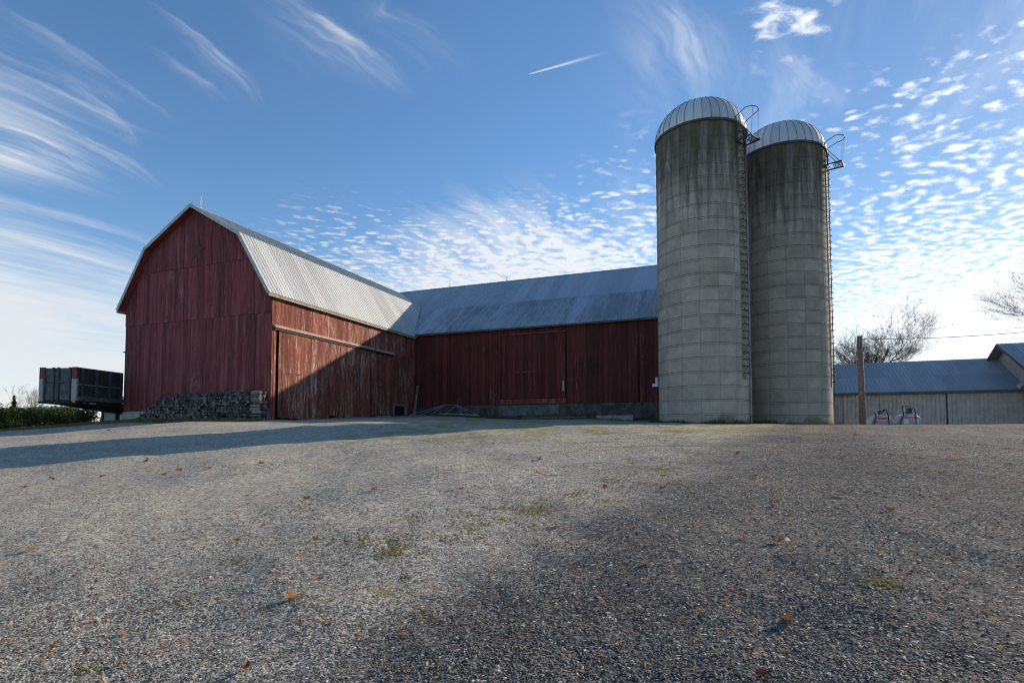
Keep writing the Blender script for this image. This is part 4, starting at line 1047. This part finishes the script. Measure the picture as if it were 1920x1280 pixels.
tb = at(1640, 700, 70); bare_tree('oak_tree', 'spreading bare oak with a few brown leaves rising behind the low shed', (tb[0], tb[1], -1.2), 20, .95, 5, M['oak_brown'], 500, .40, .40, 5, b0=4.3)
tb = at(2165, 700, 60); bare_tree('shade_tree', 'bare tree whose twigs reach in over the right edge above the gabled building', (tb[0], tb[1], -1.2), 20, .95, 12, M['oak_brown'], 400, .55, .42, 5)
tb = at(50, 790, 85); bare_tree('thin_tree', 'thin bare tree behind the hedge at far left', (tb[0], tb[1], -1), 7.0, .7, 3, None, 0, .12, .40, 4, mat=simple('pale_bark', (.16, .13, .12), .9))
tb = at(128, 790, 90); bare_tree('thin_tree', 'low bare sapling half hidden behind the trailer box', (tb[0], tb[1], -1), 5.5, .7, 9, None, 0, .10, .40, 4, mat=simple('tan_bark', (.20, .16, .12), .9))
def leafcloud(mb, centres, n, size, squash=1.0):
    for k in range(n):
        c, r_ = random.choice(centres); d = RNG.normal(size=3); d /= np.linalg.norm(d); q = r_ * RNG.random() ** .35
        p = np.array(c) + d * np.array([1, 1, squash]) * q
        s_ = size * random.uniform(.6, 1.4); a = RNG.normal(size=3); a /= np.linalg.norm(a); b = np.cross(a, RNG.normal(size=3)); b /= np.linalg.norm(b)
        mb.poly([p - a * s_, p + b * s_ * .55, p + a * s_, p - b * s_ * .55])
def hedge():
    t = None; cs = []
    for px in np.linspace(-150, 168, 30):
        yt = np.interp(px, [-140, 0, 60, 110, 200], [764, 762, 764, 760, 766]); Y = random.uniform(42, 46); p = at(px, yt, Y); zt = p[2] + random.uniform(-.18, .12)
        zb = gz(p[0], p[1]) - .1
        for z in np.arange(zb - .1, zt - .3, .40): cs.append(((p[0] + random.uniform(-.4, .4), p[1] + random.uniform(-.4, .5), z), random.uniform(.55, .85)))
        cs.append(((p[0], p[1], zt - .55), .55))
    b = at(60, 800, 43); t = thing('hedge', 'dense dark green overgrown hedge at the far left beyond the trailer', 'hedge', (b[0], b[1], .1))
    mb = MB(); leafcloud(mb, cs, 60000, .062); mb.build('foliage', [M['hedge']], t)
    mb = MB()
    for c_, r_ in cs[::6]: mb.tube([(c_[0], c_[1], .0), (c_[0] + .1, c_[1], c_[2])], [.03, .012], 4)
    mb.build('stems', [M['tree_bark']], t)
hedge()
def shrub(label, px, py, Y, w, h, mat, n, size):
    p = at(px, py, Y); t = thing('shrub', label, 'shrub', (p[0], p[1], p[2] - h)); cs = [((p[0] + random.uniform(-w, w), p[1] + random.uniform(-.5, .5), p[2] - random.uniform(.25, 1) * h), random.uniform(.3, .5) * h * .6) for k in range(12)]
    mb = MB(); leafcloud(mb, cs, n, size); mb.build('foliage', [mat], t)
    mb = MB(); mb.tube([(p[0], p[1], p[2] - h), (p[0], p[1], p[2] - .4 * h)], [.06, .02], 5); mb.build('stem', [M['tree_bark']], t)
shrub('yellowish olive shrub lit on top at the left edge of the hedge', 8, 757, 55, 1.6, 2.0, M['olive'], 3000, .08)
shrub('olive green shrub rising over the hedge below the thin bare tree', 48, 757, 52, 1.2, 1.7, M['olive'], 2600, .08)
shrub('straw coloured shrub peeking over the hedge under the trailer gate', 100, 759, 50, 1.3, 1.4, leafmat('straw_leaves', (.12, .10, .045), (.22, .17, .08)), 2000, .07)
shrub('green shrub under the trailer between hedge and box', 130, 761, 48, 1.4, 1.4, M['olive'], 2000, .07)
shrub('low rusty orange leaved sapling showing over the shed roof beside the wooden pole', 1628, 664, 64, 1.5, 3.2, M['oak_brown'], 300, .09)
shrub('rusty leaved sapling showing between the farther silo and the shed roof', 1578, 668, 66, 1.6, 3.0, M['oak_brown'], 180, .09)
def conifer():
    p = at(27, 741, 80); t = thing('conifer', 'small dark conifer poking above the hedge at far left', 'tree', (p[0], p[1], -1)); mb = MB(); H = p[2] + 1
    for k in range(2600):
        s_ = random.random() ** .8; r_ = (s_) * 1.9; z = p[2] - s_ * (H - .6); a = random.uniform(0, 6.28); q = r_ * random.uniform(.35, 1) * (.75 + .25 * math.sin(z * 9))
        c_ = np.array([p[0] + q * math.cos(a), p[1] + q * math.sin(a), z]); o_ = np.array([math.cos(a), math.sin(a), -.35]) * .22; b = np.array([-math.sin(a), math.cos(a), .1]) * .07
        mb.poly([c_ - o_, c_ + b, c_ + o_, c_ - b])
    mb.build('crown', [M['needle']], t); mb = MB(); mb.tube([(p[0], p[1], -1), (p[0], p[1], p[2])], [.12, .01], 6); mb.build('trunk', [M['tree_bark']], t)
conifer()

# ------------------------------------------------------------------ grass, moss, litter (stuff) and single leaves
def blades(name, pts, hmean, mat, label, wid=.008, lean=.5):
    mb = MB()
    for x, y, s_ in pts:
        z = gz_fast(x, y); h = hmean * random.uniform(.5, 1.4) * s_; a = random.uniform(0, 6.28); ln = random.uniform(0, lean) * h; w = wid * random.uniform(.7, 1.5)
        b = np.array([math.cos(a + 1.57), math.sin(a + 1.57), 0]) * w; p = np.array([x, y, z - .005]); m_ = p + np.array([math.cos(a) * ln * .35, math.sin(a) * ln * .35, h * .6]); e = p + np.array([math.cos(a) * ln, math.sin(a) * ln, h])
        mb.mesh([p - b, p + b, m_ + b * .7, m_ - b * .7, e], [(0, 1, 2, 3), (3, 2, 4)])
    o = mb.build(name, [mat]); tag(o, label, 'grass', kind='stuff'); return o
_G = None
def gz_fast(x, y):
    global _G
    if _G is None:
        xs = np.arange(-50, 50, .25); ys = np.arange(1, 52, .25); XX, YY = np.meshgrid(xs, ys); _G = (xs, ys, hz(XX, YY) + micro(XX, YY))
    xs, ys, Z = _G; i = min(max((x - xs[0]) / .25, 0), len(xs) - 2); j = min(max((y - ys[0]) / .25, 0), len(ys) - 2); a, b = int(i), int(j); fx, fy = i - a, j - b
    return (Z[b, a] * (1 - fx) + Z[b, a + 1] * fx) * (1 - fy) + (Z[b + 1, a] * (1 - fx) + Z[b + 1, a + 1] * fx) * fy
pts = []
for k in range(15000):      # dry verge before the gable and out to the left
    v = random.uniform(-32, .6); u = random.gauss(-1.45, .35) - max(0, min(1, (-3 - v) / 12)) * random.uniform(0, 3.4); p = W(v, u); pts.append((p[0], p[1], 1))
blades('grass', pts, .11, M['grass_dry'], 'dry grass verge along the gravel edge', .012)
pts = []
for k in range(14000):
    if random.random() < .45: v, u = random.uniform(-34, -11), random.uniform(-1.2, 5.5)
    elif random.random() < .4: v, u = random.uniform(-11, .2), random.uniform(-1.2, -.75)
    else: v, u = random.uniform(.3, 17), 11.9 + abs(random.gauss(0, .9))
    p = W(v, u); pts.append((p[0], p[1], 1))
blades('grass', pts, .10, M['grass_green'], 'short green grass in the shade beside the barns', .012)
pts = []
for k in range(5200):
    q = random.random()
    if q < .45: v, u = random.uniform(.3, 17.5), 14.05 - abs(random.gauss(0, .22)); p = W(v, u)
    elif q < .55: v, u = .12 + abs(random.gauss(0, .12)), random.uniform(8.8, 13.8); p = W(v, u)
    elif q < .8: a = random.uniform(R(-200), R(-20)); d_ = 2.66 + abs(random.gauss(0, .14)); p = (10.71 + d_ * math.cos(a), 30.9 + d_ * math.sin(a))
    else: a = random.uniform(R(-160), R(-20)); d_ = 2.66 + abs(random.gauss(0, .16)); p = (16.38 + d_ * math.cos(a), 33.17 + d_ * math.sin(a))
    pts.append((p[0], p[1], .4 + 1.2 * abs(math.sin(p[0] * 2.3) * math.sin(p[0] * .9 + 1))))
blades('weeds', pts, .17, M['grass_green'], 'weeds along the foot of the long barn and the silos', .014)
pts = []
def clump(x, y, n, r_):
    for k in range(n): pts.append((x + random.gauss(0, r_), y + random.gauss(0, r_), random.uniform(.6, 1.4)))
for px, py, n, r_ in ((995, 962, 260, .14), (722, 1045, 120, .06), (780, 985, 60, .05), (838, 1018, 80, .06), (905, 990, 50, .07), (945, 982, 50, .06), (1135, 940, 90, .10), (1165, 892, 240, .28), (1655, 1097, 150, .07), (575, 965, 60, .25), (735, 1030, 50, .1),
                      (640, 1010, 40, .14), (450, 1055, 40, .08), (760, 1078, 40, .03), (1632, 1078, 30, .03), (1245, 880, 140, .25), (1080, 925, 60, .1), (880, 1000, 30, .05), (165, 1248, 50, .05), (330, 1125, 40, .06)):
    g = ground_at(px, py); clump(g[0], g[1], n, r_)
for k in range(60):
    s_ = random.uniform(0, 1); g = ground_at(690 + 640 * s_ + random.gauss(0, 45), 1045 - 185 * s_ + random.gauss(0, 14)); clump(g[0], g[1], random.randint(10, 45), random.uniform(.04, .13))
for k in range(150):
    g = ground_at(random.uniform(640, 1300), random.uniform(804, 845)); clump(g[0], g[1], random.randint(20, 60), random.uniform(.1, .6))
for k in range(2600): 
    a = random.uniform(R(-150), R(-60)); q = 2.75 + abs(random.gauss(0, .55)); pts.append((16.2 + q * math.cos(a), 33.0 + q * math.sin(a), 3.2))
blades('moss_tufts', pts, .017, M['moss'], 'yellow green moss and weed tufts in the gravel', .010, .9)
def litter():
    mb = MB()
    for k in range(950):
        r_ = 2.6 + 24 * random.random() ** 1.5; a = random.uniform(R(-47), R(47)); x, y = r_ * math.sin(a), r_ * math.cos(a); z = gz_fast(x, y) + .014; s_ = random.uniform(.008, .022) * (1 + .03 * r_)
        t_ = random.uniform(0, 6.28); e = np.array([math.cos(t_), math.sin(t_), random.uniform(-.3, .3)]) * s_; f = np.array([-math.sin(t_), math.cos(t_), random.uniform(-.3, .5)]) * s_ * random.uniform(.3, .6); p = np.array([x, y, z])
        mb.mesh([p - e, p - f, p + e, p + f + np.array([0, 0, s_ * .3])], [(0, 1, 2), (0, 2, 3)])
    o = mb.build('leaf_litter', [M['litter']]); tag(o, 'small scattered leaf fragments on the gravel', 'litter', kind='stuff')
litter()
def leaf_data(mat, seed):
    rn = random.Random(seed); mb = MB(); n = 26; out = []
    for i in range(n):
        t_ = 2 * pi * i / n; lob = 1 + .26 * math.cos(5 * t_ + .4) + .14 * math.cos(9 * t_ + seed); out.append((math.cos(t_) * lob * .95, math.sin(t_) * lob * rn.uniform(.55, .72)))
    f = lambda x, y: .30 * x * x * rn_a + .45 * y * y * rn_b + .10 * math.sin(3 * x + seed)
    rn_a, rn_b = rn.uniform(.2, 1.5), rn.uniform(.8, 1.9)
    vs = [(0, 0, f(0, 0))] + [(x * .5, y * .5, f(x * .5, y * .5)) for x, y in out] + [(x, y, f(x, y)) for x, y in out]
    fs = [(0, 1 + i, 1 + (i + 1) % n) for i in range(n)] + [(1 + i, 1 + n + i, 1 + n + (i + 1) % n, 1 + (i + 1) % n) for i in range(n)]
    mb.mesh(vs, fs); mb.tube([(.9, 0, f(.9, 0)), (1.5, .1, f(.9, 0) + .12), (2.0, .05, f(.9, 0) + .05)], [.035, .025, .02], 4)
    return mb.data('fallen_leaf', [mat], True)
LD = {c: [leaf_data(M['leaf_' + c], k * 3 + i) for i in range(2)] for k, c in enumerate(('tan', 'brown', 'orange', 'red'))}
LEAVES = [(573, 939, .085, 'orange', 'tan orange maple leaf standing up on the pale gravel left of centre'), (1415, 893, .075, 'brown', None), (1570, 926, .095, 'brown', 'large brown curled leaf on the dark gravel below the right silo'),
          (1665, 958, .07, 'red', 'bright red brown leaf on the dark gravel right of centre'), (1455, 1021, .08, 'red', 'curled reddish leaf beside a pale flat leaf on the dark gravel'), (1482, 1019, .07, 'tan', 'pale flat leaf beside a curled reddish leaf'), (546, 1126, .075, 'orange', 'flat orange leaf on the gravel at lower left'),
          (1210, 1066, .05, 'tan', 'pale tan leaf lying alone on the dark gravel at lower centre right'), (1480, 1162, .075, 'brown', 'big brown leaf with a raised pale lobe at lower right'), (1431, 1274, .06, 'red', 'orange red leaf at the very bottom edge'), (460, 1256, .05, 'red', 'reddish leaf near the bottom edge at left'),
          (445, 1018, .06, 'orange', None), (48, 913, .08, 'red', None), (98, 899, .08, 'brown', None), (192, 893, .08, 'orange', None), (5, 1061, .07, 'tan', None), (52, 1037, .07, 'brown', None), (902, 973, .055, 'tan', None), (1050, 987, .05, 'tan', None), (1063, 992, .04, 'tan', None),
          (1010, 865, .09, 'brown', None), (1010, 893, .09, 'orange', None), (1135, 914, .07, 'brown', None), (1240, 922, .07, 'brown', None), (864, 928, .06, 'orange', None), (700, 930, .06, 'orange', None), (275, 866, .1, 'brown', None), (335, 881, .1, 'orange', None), (305, 889, .09, 'brown', None), (390, 880, .1, 'orange', None), (490, 869, .1, 'brown', None),
          (1308, 852, .09, 'tan', None), (1383, 851, .09, 'brown', None), (1490, 806, .13, 'tan', None), (1605, 820, .11, 'tan', None), (1455, 945, .06, 'tan', None), (1780, 920, .07, 'tan', None), (1790, 864, .09, 'tan', None), (1653, 1025, .03, 'orange', None), (1363, 1076, .03, 'tan', None), (1818, 1236, .028, 'tan', None), (35, 806, .16, 'orange', None), (205, 808, .14, 'orange', None), (700, 1190, .03, 'orange', None),
          (175, 1155, .03, 'tan', None), (234, 1180, .035, 'orange', None), (98, 1210, .035, 'orange', None), (198, 1275, .035, 'tan', None), (225, 1242, .03, 'orange', None), (755, 1020, .05, 'orange', None), (1395, 1010, .04, 'orange', None), (650, 1028, .05, 'brown', None), (590, 1022, .05, 'orange', None), (288, 1012, .05, 'tan', None), (243, 1135, .04, 'brown', None), (138, 1090, .04, 'brown', None)]
for i, (px, py, s_, c, lab) in enumerate(LEAVES):
    x, y = ground_at(px, py); o = bpy.data.objects.new('fallen_leaf', random.choice(LD[c])); C.objects.link(o)
    o.location = (x, y, gz(x, y) + .022); o.rotation_euler = (random.uniform(-.5, .5), random.uniform(-.5, .5), random.uniform(0, 6.28)); s_ = s_ * .85; o.scale = (s_, s_, s_)
    tag(o, lab or {'tan': 'small pale tan leaf scattered on the gravel', 'brown': 'small dry brown leaf scattered on the gravel', 'orange': 'small dull orange leaf scattered on the gravel', 'red': 'small dark red leaf scattered on the gravel'}[c], 'fallen leaf', 'fallen leaves on the gravel')
